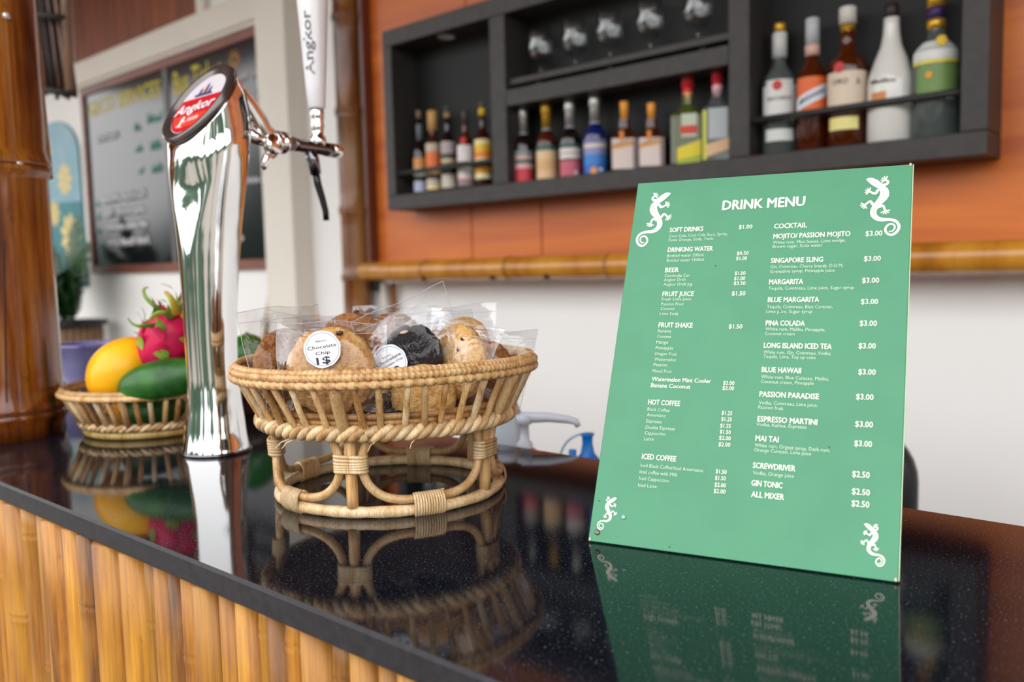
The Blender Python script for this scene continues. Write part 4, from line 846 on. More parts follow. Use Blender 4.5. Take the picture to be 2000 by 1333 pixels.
def binding(path, r, turns, wr=.0011, jitter=0, flat=1.0):
    # strand wound round a path of points
    pts = []; n = len(path) - 1; tot = turns * 12; rs = random.Random(turns)
    for i in range(tot + 1):
        t = i / tot * n; k = min(int(t), n - 1); p = Vector(path[k]).lerp(Vector(path[k + 1]), t - k); d = (Vector(path[k + 1]) - Vector(path[k])).normalized()
        s_ = Vector((0, 0, 1)) if abs(d.z) < .8 else Vector((path[k][0], path[k][1], 0)).normalized()
        s_ = (s_ - d * s_.dot(d)).normalized(); b_ = d.cross(s_); a = 2 * pi * i / 12
        pts.append(p + s_ * cos(a) * r[0] + b_ * sin(a) * r[1])
    m = MB(); m.tube(pts, wr, 6); return m
YAW = atan2(cR.y, cR.x)
rs = random.Random(11)
ck = thing('cookie_basket', 'round pale rattan basket on a looped rattan stand, full of wrapped cookies', 'basket', (-.607, .5202, 0), YAW)
OV = .955
def rim_z(a): return .0012 * sin(a * 2 + .6)
for nm, R0, z0, r0, tn, am, mt in (('rim_coil', .1350, .1252, .0032, 180, .42, RAT), ('rim_coil', .1382, .1218, .0032, 180, .42, RAT), ('rim_coil', .1384, .1158, .0034, 100, .48, RAT), ('rim_coil', .1330, .1195, .0036, 150, .25, RATD)):
    wrap_ring(R0, R0 * OV, z0, r0, tn, 1.6, amp=am, zfun=rim_z).build(nm, mt, ck)
BR, BZ = .1145, .0735
for k in range(3):
    pts = []; K = 26; N = K * 16
    for i in range(N):
        a = 2 * pi * i / N; th = K * a + 2 * pi * k / 3; pts.append(Vector(((BR + .0042 * cos(th)) * sin(a), -(BR + .0042 * cos(th)) * OV * cos(a), BZ + .0040 * sin(th))))
    m = MB(); m.tube(pts, .0036, 7, closed=True); m.build('braid_strand', (RATP, RAT, RATP)[k], ck)
PH0 = radians(-10); leg_a = [PH0 + radians(72 * k) for k in range(5)]
for k in range(45):
    a = PH0 + 2 * pi * k / 45; thick = (k % 9 == 0); j1, j2 = rs.uniform(-.03, .03), rs.uniform(-.02, .02)
    if thick: j1 = j2 = 0
    p0 = ell_pt(.1352, .1352 * OV, a + j1, .1155); p1 = ell_pt(BR - .001, (BR - .001) * OV, a + j2, BZ - .001); r = .0050 if thick else rs.uniform(.0025, .0032)
    m = MB(); m.tube([p0.lerp(p1, t / 4) + Vector((rs.uniform(-1, 1), rs.uniform(-1, 1), 0)) * .0003 for t in range(5)], r, 9); m.build('upright' if thick else 'slat', (RAT, RATD, RAT, RATP)[k % 4] if not thick else RAT, ck)
# inner courses and woven floor
for R0, z0 in ((.1215, .0875), (.1180, .0820)): m = MB(); m.tube([ell_pt(R0 - .006, (R0 - .006) * OV, 2 * pi * i / 72, z0) for i in range(72)], .0026, 8, closed=True); m.build('inner_course', RATD, ck)
prof = [(0, .0735)] + [(k * .0022, .0735 + (.0012 if k % 2 else 0)) for k in range(1, 50)] + [(.1100, .071)] + [(k * .0022, .0705) for k in range(49, 0, -5)]
m = MB(); m.lathe(prof, 64, sy=OV); m.build('woven_floor', RATD, ck)
RX = .1022; RY = .0975; RZ = .0050
m = MB(); m.tube([ell_pt(RX, RY, 2 * pi * i / 96, RZ) for i in range(96)], [.0050 * (1 + .05 * sin(i * .9) + .03 * sin(i * 2.3)) for i in range(96)], 14, closed=True); m.build('foot_hoop', RATP, ck)
for a in leg_a:
    p0 = ell_pt(.1045, .0998, a, BZ - .002); p1 = ell_pt(RX + .0005, RY + .0005, a, .0095)
    m = MB(); m.tube([p0.lerp(p1, t / 6) for t in range(7)], .0050, 12); m.build('leg', RAT, ck)
def arch_pt(a, z, dr=0):
    k = (z - .01) / .06; return ell_pt(RX + (.1050 - RX) * k + dr, RY + (.1003 - RY) * k + dr, a, z)
for a in leg_a:
    pth = [(0.170, BZ - .002), (.145, .066), (.102, .0545), (.090, .049), (.090, .0435), (.105, .036), (.155, .0265), (.25, .0188), (.37, .0152), (.50, .0143), (.628, .0140)]
    full = [(a + d, z) for d, z in pth] + [(a + 2 * pi / 5 - d, z) for d, z in pth[::-1][1:]]
    pts = [arch_pt(x, z, .0) for x, z in full]
    dense = []
    for i in range(len(pts) - 1):     # Catmull-Rom
        P0 = pts[max(i - 1, 0)]; P1 = pts[i]; P2 = pts[i + 1]; P3 = pts[min(i + 2, len(pts) - 1)]
        for s_ in range(4):
            t = s_ / 4; dense.append(.5 * ((2 * P1) + (P2 - P0) * t + (2 * P0 - 5 * P1 + 4 * P2 - P3) * t * t + (3 * P1 - P0 - 3 * P2 + P3) * t ** 3))
    dense.append(pts[-1])
    m = MB(); m.tube(dense, .0038, 10); m.build('arch', RAT, ck)
    am = a + 2 * pi / 10
    path = [ell_pt(RX + .0003, RY + .0003, am + d, .0092) for d in [-.13 + .26 * k / 8 for k in range(9)]]
    binding(path, (.0098, .0062), 12, .0012).build('hoop_binding', RATP if leg_a.index(a) % 2 == 0 else RAT, ck)
    # flat binding round the leg and the two arch ends
    m = MB()
    for k in range(6):
        z = .0400 + k * .0026; ctr = arch_pt(a, z); tg = Vector((cos(a), sin(a), 0)); nr = Vector((sin(a), -cos(a), 0)); lp = []
        for s_ in range(24):
            t = 2 * pi * s_ / 24; ct, st = cos(t), sin(t); lp.append(ctr + tg * (math.copysign(abs(ct) ** .6, ct) * .0134) + nr * (math.copysign(abs(st) ** .7, st) * .0058) + Vector((0, 0, .0006 * sin(t + k))))
        m.tube(lp, .00165, 7, closed=True)
    m.build('leg_binding', RATP, ck)
# stray fibre ends under the braid
m = MB()
for a, s_ in ((-.62, .012), (-.58, .010), (.05, .006), (.32, .004)):
    p = ell_pt(BR + .003, (BR + .003) * OV, a, BZ - .006); m.tube([p, p + Vector((-s_ * .6, -.003, -.002)), p + Vector((-s_, -.004, -.007))], .0005, 5)
m.build('loose_fibres', RATP, ck)

# ------------------------------------------------------------------ wrapped cookies
def cookie_mat(name, a, b):
    return M(name, a, .85, alt=b, vscale=260, bump=1.0, bscale=650)
CKT = cookie_mat('cookie_tan', '#d2a46a', '#b57f45'); CKB = cookie_mat('cookie_brown', '#a8713f', '#7d4c27'); CKD = cookie_mat('cookie_dark', '#1f171b', '#0d090b'); CKP = cookie_mat('cookie_pale', '#dcb274', '#c48f4e')
SEAM = M('film_seam', '#b9bcc2', .2)
CHIP = M('chocolate_chip', '#3c1d10', .4); NUT = M('nut_chip', '#cfa982', .6); WLAB = M('white_sticker', '#eef0f6', .4); BLK = M('black_print', '#1c1d22', .5); BLU = M('pale_blue_print', '#7f9bc4', .5)
def cookie_mesh(R, th, seed, rag=.04):
    prof = [(0, -th / 2), (R * .6, -th / 2), (R * .93, -th * .42), (R, -th * .1), (R * .97, th * .2), (R * .85, th * .42), (R * .6, th * .55), (R * .3, th * .62), (.0001, th * .64)]
    P2 = []
    for (a, b), (c, d) in zip(prof[:-1], prof[1:]):
        for k in range(4): P2.append((a + (c - a) * k / 4, b + (d - b) * k / 4))
    P2.append(prof[-1])
    def fn(p, an, z):
        rr = p.length if p.length else 0; e = (Vector((p.x, p.y, 0)).length / R)
        w = 1 + rag * noise.noise(Vector((cos(an) * 2.2, sin(an) * 2.2, seed))) * e + rag * .6 * noise.noise(Vector((cos(an) * 9, sin(an) * 9, seed + 3))) * e
        b = noise.noise(Vector((p.x * 160, p.y * 160, seed + z * 90))) * .0016 + noise.noise(Vector((p.x * 420, p.y * 420, seed))) * .0011
        return Vector((p.x * w, p.y * w, p.z + b))
    m = MB(); m.lathe(P2, 72, fn=fn); return m
STAND = Matrix.Rotation(pi / 2, 4, 'X')      # disc normal +z -> -y (facing the viewer)
def film_bag(w, h, cx, cz, R, th, seed, top=0.0, lean_top=0.0, fold=.0):
    nx, nz = 26, 26; m = MB(); vs = []
    for side in (-1, 1):
        for j in range(nz + 1):
            for i in range(nx + 1):
                s_ = i / nx; t = j / nz; x = (s_ - .5) * w * (.80 + .20 * min(1, t * 1.5)); z = t * h
                d = sqrt((x - cx) ** 2 + (z - cz) ** 2); b = th * .86 * max(0, 1 - max(0, (d - R * .8) / (R * .75))) ** 1.0
                e = min(1, s_ * 7, (1 - s_) * 7, t * 7); b = b * e + .0006
                n_ = noise.noise(Vector((x * 55 + seed * 3, z * 38, seed * 1.7 + side))) * .0024 + noise.noise(Vector((x * 130, z * 95 + seed, seed + side * 5))) * .0009
                n_ *= min(1, s_ * 6 + .1, (1 - s_) * 6 + .1) if t < .8 else 1
                outside = max(0, (d - R) / R); n_ *= (.25 + min(1, outside * 1.6))
                cu = sin(x / w * 5 + seed) * .004 * max(0, t - .6) + top * max(0, t - .55) ** 1.3 + fold * (x / w) ** 2
                zz = z + lean_top * x * t + .0012 * sin(x * 90 + seed) * (t > .97)
                vs.append(Vector((x, side * b + (n_ if side < 0 else n_ * .8) + cu, zz)))
    fs = []; o = (nx + 1) * (nz + 1)
    for sd in (0, 1):
        for j in range(nz):
            for i in range(nx):
                a = sd * o + j * (nx + 1) + i; q_ = (a, a + 1, a + nx + 2, a + nx + 1); fs.append(q_ if sd == 0 else q_[::-1])
    m.add(vs, fs)
    # crimped seals at top and sides
    return m
def packet(label, u, v, t_, R, mat, yaw=0, roll=0, lean=0, th=.013, w=None, h=None, sticker=None, chips=(), seed=1, cmat2=None, top=.0, ltop=0.0, nuts=(), off=(0, 0), rag=.04, extra=None):
    c = atD(u, v, t_ * .992); w = w or R * 2.25; h = (h or R * 2.75) * .90
    T = thing('cookie_packet', label, 'cookie', (c.x, c.y, c.z), 0, 'wrapped cookies in the rattan basket')
    T.rotation_euler = (Matrix.Rotation(YAW + yaw, 4, 'Z') @ Matrix.Rotation(lean, 4, 'X') @ Matrix.Rotation(roll, 4, 'Y')).to_euler()
    cookie_mesh(R, th, seed, rag).build('cookie', mat, T, STAND)
    if extra:
        ex, ey, ez, eR, emat = extra
        cookie_mesh(eR, th * .9, seed + 8).build('cookie', emat, T, Matrix.Translation((ex, ey, ez)) @ STAND)
    for (x, z, s_) in chips:
        m = MB(); m.lathe([(.0, -s_), (s_ * 1.0, -s_ * .4), (s_ * 1.1, 0), (s_ * .6, s_ * .45), (.0, s_ * .55)], 8, c=(x, -th * .58, z), fn=lambda p, a, z_: p * (1 + .3 * noise.noise(Vector((cos(a) * 2, sin(a) * 2, x * 99)))), M=Matrix.Rotation(pi / 2, 3, 'X') @ Matrix.Diagonal((1.3, .8, .5))); m.build('chocolate_chip', CHIP, T)
    for (x, z, s_) in nuts:
        m = MB(); m.lathe([(.0, -s_), (s_ * .8, -s_ * .4), (s_, 0), (s_ * .6, s_ * .5), (.0, s_ * .6)], 8, c=(x, -th * .55, z), M=Matrix.Rotation(pi / 2, 3, 'X') @ Matrix.Diagonal((1.8, .7, .5))); m.build('nut_chip', NUT, T)
    z0 = -R - .004
    bg_ = film_bag(w, h, off[0] * -1, -z0, R, th, seed, top, ltop)
    bg_.build('bag', FILM, T, Matrix.Translation((off[0], 0, z0 + off[1])))
    sm = MB()
    for x0, t0, x1, t1 in ((-.5, 1, .5, 1), (-.5, .90, .5, .90), (-.5, 0, -.5, 1), (.5, 0, .5, 1)):
        pts = []
        for k in range(25):
            s_ = k / 24; X = (x0 + (x1 - x0) * s_) * w; tt = t0 + (t1 - t0) * s_
            i = min(26, max(0, round((X / w + .5) * 26))); j = min(26, max(0, round(tt * 26))); pts.append(bg_.v[j * 27 + i])
        sm.tube(pts, .00022, 4)
    sm.build('seam', SEAM, T, Matrix.Translation((off[0], 0, z0 + off[1])))
    if sticker:
        sx_, sz_, rr, ang, lines = sticker; yy = -th * .86 - .0030; Rt2 = Matrix.Rotation(ang, 4, 'Y')
        sc = Matrix.Translation((sx_, yy, sz_)) @ Rt2
        m = MB(); m.sh = False; edge = [Vector((rr * (1 + .018 * sin(9 * a)) * cos(a), 0, rr * 1.02 * (1 + .018 * cos(7 * a)) * sin(a))) for a in [2 * pi * k / 48 for k in range(48)]]
        m.loft([edge[::-1], [p + Vector((0, -.0005, 0)) for p in edge][::-1]]); st = m.build('sticker', WLAB, T, sc)
        m = MB(); m.tube([Vector((rr * .90 * cos(a), -.0006, rr * .90 * sin(a))) for a in [2 * pi * k / 48 for k in range(48)]], .00022, 4, closed=True); m.build('sticker_border', BLU, st, sc)
        write('sticker_lettering', lines, BLK, st, lambda X, Y: sc @ Vector((X, -.0008, Y)))
    return T
k1 = .0155
L1 = [('Bakery', -.0042, .0062, .0018, .0084, .0), ('Chocolate', -.0118, .0008, .0030, .0236, .008), ('Chip', -.0060, -.0042, .0028, .0120, .008), ('1$', -.0062, -.0118, .0058, .0115, .03)]
L2 = [('Bakery', -.0042, .0052, .0016, .0084, .0), ('Chocolate', -.0120, .0012, .0030, .0240, .012), ('Chocolate Chip', -.0118, -.0024, .0020, .0236, .004), ('1$', -.0050, -.0108, .0058, .0105, .03)]
packet('front tan cookie with round price sticker, largest wrapped cookie in the basket', 648, 726, .715, .0375, CKT, radians(2), radians(0), radians(-6), .014, .092, .092, (-.0045, .0185, .0150, radians(-8), L1), [(.0085, .0315, .0022), (-.032, -.0005, .0028), (.006, -.006, .0018), (.020, -.028, .0018)], 1.3, top=.03, ltop=-.03, rag=.05)
packet('dark chocolate cookie with a pale chip and torn-edged sticker, right of the large tan cookie', 806, 696, .745, .0275, CKD, radians(-6), radians(-14), radians(-4), .016, .088, .088, (-.0165, -.0005, .0150, radians(-14), L2), [], 4.1, top=-.02, ltop=.14, nuts=[(.000, .0215, .0022)], rag=.14, extra=(.002, -.008, -.036, .0285, CKP))
packet('brown cookie turned edge-on in a tall clear bag at the left of the basket', 563, 716, .745, .034, CKB, radians(52), 0, radians(-8), .014, .085, .100, None, [(.01, .01, .002)], 2.2, top=.01, ltop=.02, cmat2=CKP)
packet('tan cookie leaning edge-on just left of the large stickered cookie', 592, 724, .752, .032, CKP, radians(40), radians(10), radians(-10), .013, .080, .094, None, [], 6.2, top=-.01)
packet('brown cookie lying tilted at the back of the basket, only its top edge showing', 690, 672, .810, .033, CKB, radians(10), 0, radians(-30), .014, .095, .080, None, [(.004, .030, .002)], 3.7, top=.05, ltop=-.05)
packet('tan cookie with dark chips seen half turned at the right of the basket', 893, 708, .750, .0345, CKP, radians(-46), radians(4), radians(-5), .016, .086, .080, None, [(.010, .012, .0018), (.004, -.010, .0040), (-.010, .006, .0016), (.014, .022, .0015), (.016, .002, .0016)], 5.5, top=.03)
packet('brown cookie hidden low behind the dark chocolate one', 852, 712, .790, .032, CKB, radians(-25), 0, radians(-8), .014, .082, .092, None, [], 7.9, top=-.03, ltop=.1)
packet('brown cookie in a wide crinkled bag at the right end of the basket', 944, 724, .800, .029, CKB, radians(-12), radians(2), radians(-10), .014, .092, .080, None, [], 9.4, top=.06, ltop=.04)
packet('folded clear bag with brown cookie standing at the very back of the basket', 770, 668, .860, .030, CKB, radians(8), radians(4), radians(-10), .013, .085, .078, None, [], 10.3, top=.02, ltop=.03)
packet('clear bag with a pale corner standing at the back right of the basket', 905, 676, .850, .029, CKT, radians(-18), radians(-4), radians(-6), .013, .070, .082, None, [], 12.1, top=.02)
packet('brown cookie lying flat low in the left half of the basket', 650, 802, .760, .034, CKB, radians(8), 0, radians(-72), .013, .085, .085, None, [], 13.7)
packet('dark cookie lying flat low in the middle of the basket', 748, 806, .748, .034, CKD, radians(-8), 0, radians(-74), .014, .085, .085, None, [], 14.9)
packet('dark cookie lying flat low in the right half of the basket', 860, 800, .760, .033, CKD, radians(-24), 0, radians(-72), .014, .085, .085, None, [], 16.2)

# ------------------------------------------------------------------ fruit basket
FB = atD(283, 850, 1.155)
fb = thing('fruit_basket', 'shallow rattan basket of tropical fruit standing behind the beer tower', 'basket', (FB.x + .0094, FB.y + .0103, 0), YAW)
for R0, z0, r0, tn in ((.1095, .0610, .0038, 110), (.1128, .0560, .0038, 110), (.1070, .0565, .0038, 110)): wrap_ring(R0, R0, z0, r0, tn, 1.6, amp=.2).build('rim_coil', RAT, fb)
for k in range(3):
    pts = []; K = 22; N = K * 14
    for i in range(N): a = 2 * pi * i / N; th = K * a + 2 * pi * k / 3; pts.append(Vector(((.0885 + .0028 * cos(th)) * sin(a), -(.0885 + .0028 * cos(th)) * cos(a), .0155 + .0028 * sin(th))))
    m = MB(); m.tube(pts, .0027, 7, closed=True); m.build('braid_strand', (RATP, RAT, RATP)[k], fb)
for k in range(40):
    a = 2 * pi * (k + .4) / 40; p0 = ell_pt(.1090, .1090, a + rs.uniform(-.02, .02), .056); p1 = ell_pt(.0885, .0885, a, .0165)
    m = MB(); m.tube([p0, p0.lerp(p1, .5), p1], rs.uniform(.0030, .0036) if k % 5 else .0045, 8); m.build('slat', (RAT, RATD, RATP)[k % 3], fb)
m = MB(); m.tube([ell_pt(.083, .083, 2 * pi * i / 72, .0056) for i in range(72)], .0055, 12, closed=True); m.build('foot_hoop', rattan('rattan_yellow', '#dcc07c', '#c9a558', '#a07a38'), fb)
prof = [(0, .013)] + [(k * .0022, .013 + (.001 if k % 2 else 0)) for k in range(1, 39)] + [(.0845, .0115), (0, .0105)]
m = MB(); m.lathe(prof, 48); m.build('woven_floor', RATD, fb)
def blob(rx_, ry2, rz_, n=32, mcount=24, taper=0.0, bend=0.0, seed=0, amp=0.0):
    prof = [(sin(pi * k / mcount), -cos(pi * k / mcount)) for k in range(mcount + 1)]
    def fn(p, a, z):
        k = 1 - taper * z; q = Vector((p.x * rx_ * k + bend * z * z, p.y * ry2 * k, z * rz_))
        if amp: q += q.normalized() * amp * noise.noise(q * 40 + Vector((seed, 0, 0)))
        return q
    m = MB(); m.lathe([(max(r, 1e-5), z) for r, z in prof], n, fn=fn, cap0=False, cap1=False); return m
MANGO = M('mango_skin', '#f8bd16', .35, alt='#f2a80e', vscale=14, bump=.1, bscale=200, sub=.1); GREEN = M('green_skin', '#2f6a22', .35, alt='#1d4a18', vscale=45, bump=.15, bscale=150); GREEN2 = M('glossy_green_skin', '#1f7a1a', .25, alt='#155a12', vscale=10); PITA = M('pitaya_skin', '#d3124c', .45, alt='#b00d45', vscale=30, bump=.2, bscale=120)
def orient(o, ax, roll=0): o.rotation_euler = (Vector(ax).to_track_quat('Z', 'Y').to_matrix() @ Matrix.Rotation(roll, 3, 'Z')).to_euler()
def on_cam(x, y, z): return cR * x + Vector((0, 0, 1)) * z + Vector((cF.x, cF.y, 0)).normalized() * y
c = atD(232, 722, 1.085)
mg = thing('mango', 'ripe yellow mango resting at the left of the fruit basket', 'mango', c); orient(mg, on_cam(.55, .1, .75))
m = blob(.0355, .034, .047, taper=.10, bend=.003, amp=.0015); m.build('flesh', MANGO, mg)
m = MB(); m.tube([(0, 0, .045), (.001, 0, .052), (.0, 0, .0565)], [.005, .0065, .0045], 10); m.build('stem', M('stem_yellow', '#c9b21c', .5), mg)
m = MB(); m.tube([(.0065 * cos(a), .0065 * sin(a), .0555) for a in [2 * pi * k / 14 for k in range(14)]], .0014, 5, closed=True); m.build('stem_ring', NODE, mg)
c = atD(327, 662, 1.09)
df = thing('dragon_fruit', 'bright pink dragon fruit with curling green-tipped scales on top of the pile', 'dragon fruit', c); orient(df, on_cam(.62, .12, .70))
blob(.0335, .0335, .042, amp=.004, seed=3).build('flesh', PITA, df)
PG = M('pitaya_green', '#8fae3a', .5, alt='#5f7f28', vscale=30); PO = M('pitaya_orange', '#d8502c', .5, alt='#a8b03a', vscale=40)
rq = random.Random(21)
def scale_leaf(th, z, ln, wd, curl, mt, nm='scale'):
    rr = .0335 * sqrt(max(0.02, 1 - (z / .042) ** 2)); base = Vector((rr * cos(th) * .99, rr * sin(th) * .99, z)); out = Vector((cos(th), sin(th), 0)); up = Vector((0, 0, 1)); sd = Vector((-sin(th), cos(th), 0)); n_ = 7
    L_, R_2, C_ = [], [], []
    for k in range(n_ + 1):
        t = k / n_; p = base + up * (ln * t * cos(curl * t * .6)) + out * (ln * (.22 * t + .75 * sin(curl * t * .55) * t)); w_ = wd * (1 - t ** 1.6) + .0004
        L_.append(p - sd * w_); R_2.append(p + sd * w_); C_.append(p + out * .0022 * (1 - t))
    K = n_ + 1; m = MB(); m.add(L_ + C_ + R_2, [(i, i + 1, K + i + 1, K + i) for i in range(n_)] + [(K + i, K + i + 1, 2 * K + i + 1, 2 * K + i) for i in range(n_)]); m.build(nm, mt, df)
for i, (th, z) in enumerate([(k * 2.399, -.030 + .0042 * k) for k in range(17)] + [(k * 2.399 + 1.1, -.024 + .0042 * k) for k in range(12)]): scale_leaf(th, z, .020 + .008 * rq.random(), .0085, 1.2 + rq.random(), (PITA, PG, PG, PITA)[i % 4])
for th, ln, cu in ((.2, .034, 1.4), (1.3, .040, .6), (2.2, .045, 1.9), (3.1, .042, 1.2), (4.0, .030, .6), (4.9, .046, 1.7), (5.7, .030, 1.0)): scale_leaf(th, .035, ln, .0058, cu, (PG, PO, PG, PO, PO, PG, PG)[int(th)], 'crown_leaf')
def curly(pxs, r, mt):
    inv = Matrix.LocRotScale(Vector(c), df.rotation_euler, None).inverted(); P_ = [inv @ atD(u, v, t_) for u, v, t_ in pxs]
    dn = []
    for i in range(len(P_) - 1):
        P0 = P_[max(i - 1, 0)]; P1 = P_[i]; P2 = P_[i + 1]; P3 = P_[min(i + 2, len(P_) - 1)]
        for s_ in range(4): t = s_ / 4; dn.append(.5 * ((2 * P1) + (P2 - P0) * t + (2 * P0 - 5 * P1 + 4 * P2 - P3) * t * t + (3 * P1 - P0 - 3 * P2 + P3) * t ** 3))
    dn.append(P_[-1]); n_ = len(dn); m = MB(); m.tube(dn, [r * (1 - .75 * k / n_) for k in range(n_)], 8, flat=.45); m.build('crown_leaf', mt, df)
curly([(322, 612, 1.075), (305, 600, 1.06), (288, 585, 1.055), (281, 572, 1.055), (283, 563, 1.055), (290, 562, 1.06)], .0034, PG)
curly([(300, 636, 1.06), (285, 636, 1.05), (270, 637, 1.045), (258, 632, 1.045), (250, 622, 1.045)], .0042, PG)
curly([(345, 615, 1.07), (340, 596, 1.06), (332, 580, 1.055), (322, 570, 1.055)], .0062, PO)
curly([(335, 622, 1.065), (322, 612, 1.05), (308, 612, 1.045), (298, 618, 1.045), (290, 628, 1.045)], .0045, PG)
curly([(350, 612, 1.08), (352, 598, 1.07), (360, 590, 1.07), (368, 596, 1.07)], .0065, PG)
c = atD(322, 742, 1.06)
gm_ = thing('green_mango', 'dark green mango lying across the front of the fruit basket', 'mango', c); orient(gm_, on_cam(.97, .1, .22)); blob(.026, .026, .057, taper=.12, bend=-.003, amp=.0015, seed=5).build('flesh', GREEN, gm_)
m = MB(); m.tube([(0, 0, .055), (0, 0, .060)], .003, 8); m.build('stem', NODE, gm_)
c = atD(300, 800, 1.12)
gm2 = thing('avocado', 'dark green avocado low in the fruit basket, seen through its slats', 'avocado', c); orient(gm2, on_cam(.9, .5, .05)); blob(.026, .026, .042, taper=.18, amp=.001, seed=9).build('flesh', GREEN, gm2); m = MB(); m.tube([(0, 0, .040), (0, 0, .045)], .003, 8); m.build('stem', NODE, gm2)
c = atD(262, 800, 1.175); 
gm3 = thing('orange', 'orange citrus fruit low at the back of the fruit basket, seen through its slats', 'orange', c); blob(.0275, .0275, .0265, amp=.0006).build('flesh', M('orange_skin', '#d98a1c', .45, bump=.4, bscale=300), gm3); m = MB(); m.lathe([(0, .0262), (.003, .0262), (.002, .028), (0, .028)], 8); m.build('stem', GREEN, gm3)
# green fruit in a dark bowl between tower and cookie basket
bo = atD(492, 850, 1.27)
wb = thing('wooden_bowl', 'small dark brown bowl between the beer tower and the cookie basket', 'bowl', (bo.x, bo.y, 0))
m = MB(); m.lathe([(0, 0), (.026, 0), (.027, .004), (.040, .022), (.047, .052), (.0455, .052), (.038, .024), (.022, .010), (0, .008)], 40); m.build('shell', wood('dark_bowl', '#4d3020', '#26150c', 'x', 4), wb)
gf = thing('green_papaya', 'glossy green fruit standing in the dark bowl behind the beer tower', 'fruit', (bo.x, bo.y, .064)); blob(.0385, .0385, .0535, amp=.001, seed=2).build('flesh', GREEN2, gf); m = MB(); m.tube([(0, 0, .052), (.001, 0, .0548)], .003, 8); m.build('stem', NODE, gf)
# purple bowl behind the fruit basket
pb = Vector((-1.62, .668, 0))
pbw = thing('purple_bowl', 'shiny lilac glazed bowl behind the fruit basket beside the bamboo post', 'bowl', pb)
m = MB(); m.lathe([(0, 0), (.030, 0), (.032, .006), (.047, .030), (.057, .078), (.060, .082), (.060, .086), (.056, .085), (.050, .055), (.035, .016), (0, .012)], 48); m.build('shell', M('lilac_glaze', '#5b5690', .12, coat=.8, alt='#8f8ab5', vscale=12), pbw)

# ------------------------------------------------------------------ menu board
mo = (-.3648, .5013, 0); maz = radians(13.675); MW, MH, MT = .2107, .3012, radians(24.51)
mn = thing('drink_menu', 'green printed drink menu board leaning back on the granite bar top', 'menu', mo, maz)
def mc(x, y, n_=0): return Vector((x, y * sin(MT) - n_ * cos(MT), y * cos(MT) + n_ * sin(MT)))
def slab(x0, x1, y0, y1, n0, n1, name, mat, parent, bev=0, tr=None):
    m = MB(); m.span((x0, y0, n0), (x1, y1, n1), bev); m.v = [tuple(mc(*p)) for p in m.v]
    return m.build(name, mat, parent)
MG = M('menu_green', '#3f8a64', .42, var=.07, vscale=26, bump=.06, bscale=700, coat=.12)
bdp = slab(0, MW, .0012, MH, -.0030, 0, 'board', MG, mn, .0004)
slab(-.0004, MW + .0006, .0008, MH + .0003, -.0046, -.0033, 'backing', M('menu_backing', '#2a2f2b', .5), mn)
EDG = M('menu_edge', '#b9c9a4', .5)
slab(MW + .0001, MW + .0007, .002, MH, -.0029, -.0002, 'edge_strip', EDG, mn)
MLT = M('menu_print', '#ecefd9', .5)
for x, y in ((.0008, .0015), (MW - .0022, .0015), (MW - .0022, MH - .0016)): slab(x, x + .0014, y, y + .0022, .0001, .0005, 'worn_corner', M('menu_worn', '#c9b79a', .7), mn)
CAPS = {'T': .0086, 'H': .0042, 'B': .0034, 'I': .0027, 'P': .0036, 'p': .0031, 'R': .0042}; BOLD = {'T': .026, 'H': .022, 'B': .018, 'I': .0, 'P': .016, 'p': .012, 'R': .014}
ZL = {}
for st, name in (('T', 'title_lettering'), ('H', 'heading_lettering'), ('B', 'heading_lettering'), ('I', 'item_lettering'), ('P', 'price_lettering'), ('p', 'price_lettering'), ('R', 'price_lettering')):
    write_each(name, [(s_, x / 1000, y / 1000, CAPS[st], w_ / 1000, BOLD[st]) for (k, s_, x, y, w_) in MENU if k == st], MLT if st != 'I' else M('menu_print_fine', '#c5dcc0', .5), mn, lambda X, Y: mc(X, Y, .00035), mc(0, 0, .00003))
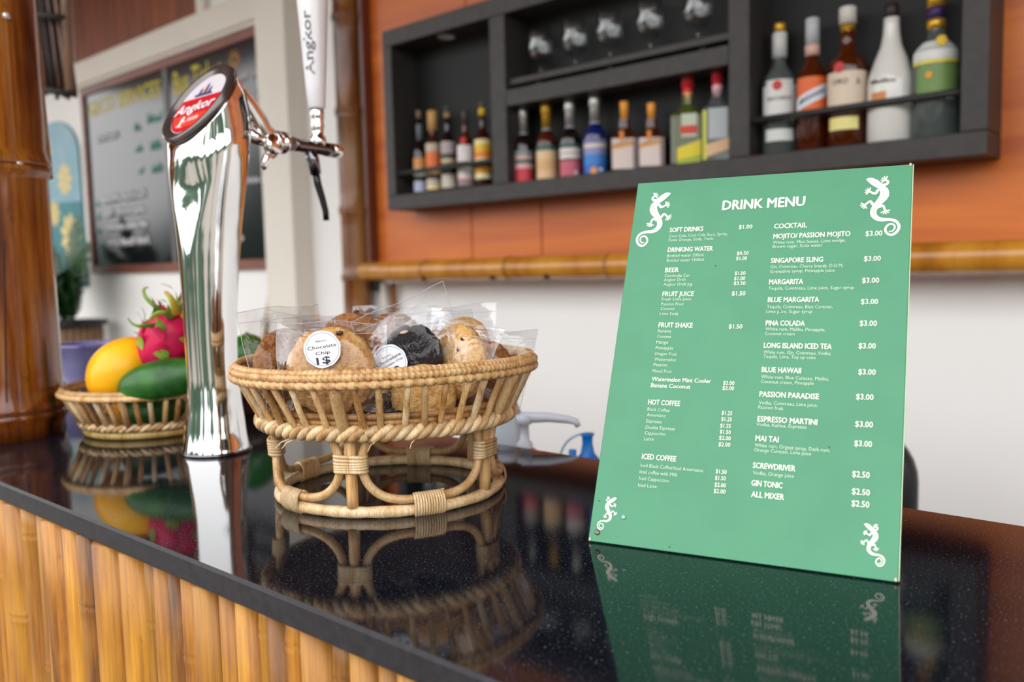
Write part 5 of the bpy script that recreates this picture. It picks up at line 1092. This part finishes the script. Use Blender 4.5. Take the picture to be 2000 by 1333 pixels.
def gecko(cx, cy, sc, flip):
    # cx, cy: centre of the emblem on the board; sc: scale from the top-left one
    sp = GK['spine']; gx, gy = 17.85, 264.6
    tr = lambda p: (cx + (p[0] - gx) / 1000 * sc * flip, cy + (p[1] - gy) / 1000 * sc)
    m = MB(); m.sh = False
    def stroke(pts, ws, up=.0003):
        dn, wd = [], []
        for i in range(len(pts) - 1):
            P0 = Vector(pts[max(i - 1, 0)]); P1 = Vector(pts[i]); P2 = Vector(pts[i + 1]); P3 = Vector(pts[min(i + 2, len(pts) - 1)])
            for s_ in range(4): t = s_ / 4; dn.append(.5 * ((2 * P1) + (P2 - P0) * t + (2 * P0 - 5 * P1 + 4 * P2 - P3) * t * t + (3 * P1 - P0 - 3 * P2 + P3) * t ** 3)); wd.append(ws[i] + (ws[i + 1] - ws[i]) * t)
        dn.append(Vector(pts[-1])); wd.append(ws[-1]); L_, R2 = [], []
        for i, p in enumerate(dn):
            d = (dn[min(i + 1, len(dn) - 1)] - dn[max(i - 1, 0)]).normalized(); n_ = Vector((-d.y, d.x)); L_.append(mc(p.x + n_.x * wd[i], p.y + n_.y * wd[i], up)); R2.append(mc(p.x - n_.x * wd[i], p.y - n_.y * wd[i], up))
        K = len(dn); m.add(L_ + R2, [(i, i + 1, K + i + 1, K + i) for i in range(K - 1)])
        for e_ in (0, K - 1): m.poly([mc(dn[e_].x + wd[e_] * cos(a), dn[e_].y + wd[e_] * sin(a), up + .00001) for a in [2 * pi * k / 10 for k in range(10)]])
    P_ = [tr(p) for p in sp]; n_ = len(P_)
    ws = [.9, 2.1, 2.6, 2.4, 2.0, 2.8, 3.1, 2.9, 2.3, 2.15, 2.1, 2.0, 1.75, 1.4, 1.1, 1.05, 1.0, .95, .95, .9, .85, .8, .75, .7, .65, .6, .55, .5, .35]
    stroke(P_, [w_ / 1000 * sc * 1.0 for w_ in ws[:n_]])
    for k in ('leg1', 'leg2', 'leg3', 'leg4'):
        Q = [Vector(tr(p)) for p in GK[k]]; stroke(Q, [.0011 * sc, .00095 * sc, .0008 * sc, .0007 * sc], .00032)
        d = (Q[-1] - Q[-2]).normalized(); a0 = atan2(d.y, d.x)
        for j in range(5): a = a0 + (j - 2) * .62; e_ = Q[-1] + Vector((cos(a), sin(a))) * .0029 * sc; stroke([Q[-1], (Q[-1] + e_) / 2, e_], [.0004 * sc, .00038 * sc, .0005 * sc], .00034)
    g = m.build('gecko_emblem', MLT, mn)
    m = MB(); m.sh = False; stripe = [tr((p[0] + dx, p[1])) for p, dx in zip(sp[5:12], (.6, .6, .5, .2, .0, -.1, -.2))]; stroke(stripe, [.00012 * sc + .0001] * 7, .00045) if False else None
    M2 = MB(); pts_ = [mc(x, y, .00042) for x, y in [tr((p[0] + dx, p[1])) for p, dx in zip(sp[5:12], (.6, .6, .5, .2, .0, -.1, -.2))]]; M2.tube(pts_, .00016 * max(sc, .6), 4); M2.build('back_stripe', M('menu_stripe', '#c2b8a4', .5), g)
gecko(.01785, .2650, 1.03, 1); gecko(.1914, .2667, 1.02, -1); gecko(.0120, .0222, .53, 1); gecko(.1958, .0222, .56, -1)
for x, y, r, mt in ((.0252, .0215, .0018, M('clear_tack', '#8fb5ad', .15, coat=.8)), (.0064, .0081, .0021, M('tarnished_tack', '#6f6c66', .25, metal=.6))):
    m = MB(); m.lathe([(0, 0), (r, 0), (r, .0004), (r * .75, .0011), (r * .35, .0013), (.0, .0009)], 20); tk = m.build('tack', mt, mn); tk.location = mc(x, y, .0002); tk.rotation_euler = (pi / 2 - MT, 0, 0)
for x, y in ((.062, .0045), (.1650, .0850), (.0045, .0315), (.0735, .2230), (.125, .1845)): m = MB(); m.sh = False; m.poly([mc(x + .0005 * cos(a), y + .0006 * sin(a), .0004) for a in [2 * pi * k / 10 for k in range(10)]]); m.build('speck', M('speck_dark', '#2e4a3c', .6), mn)
# easel leg behind the board
m = MB(); A = mc(MW / 2, .20, -.005); m.loft([[Vector((MW / 2 + s_ * .028, A.y, A.z)) + Vector((0, d_, 0)) for s_, d_ in ((-1, 0), (1, 0), (1, .003), (-1, .003))], [Vector((MW / 2 + s_ * .035, .155, .0)) + Vector((0, d_, 0)) for s_, d_ in ((-1, 0), (1, 0), (1, .003), (-1, .003))]]); m.sm = [False] * len(m.sm); m.build('easel_leg', M('menu_backing', '#2a2f2b', .5), mn)
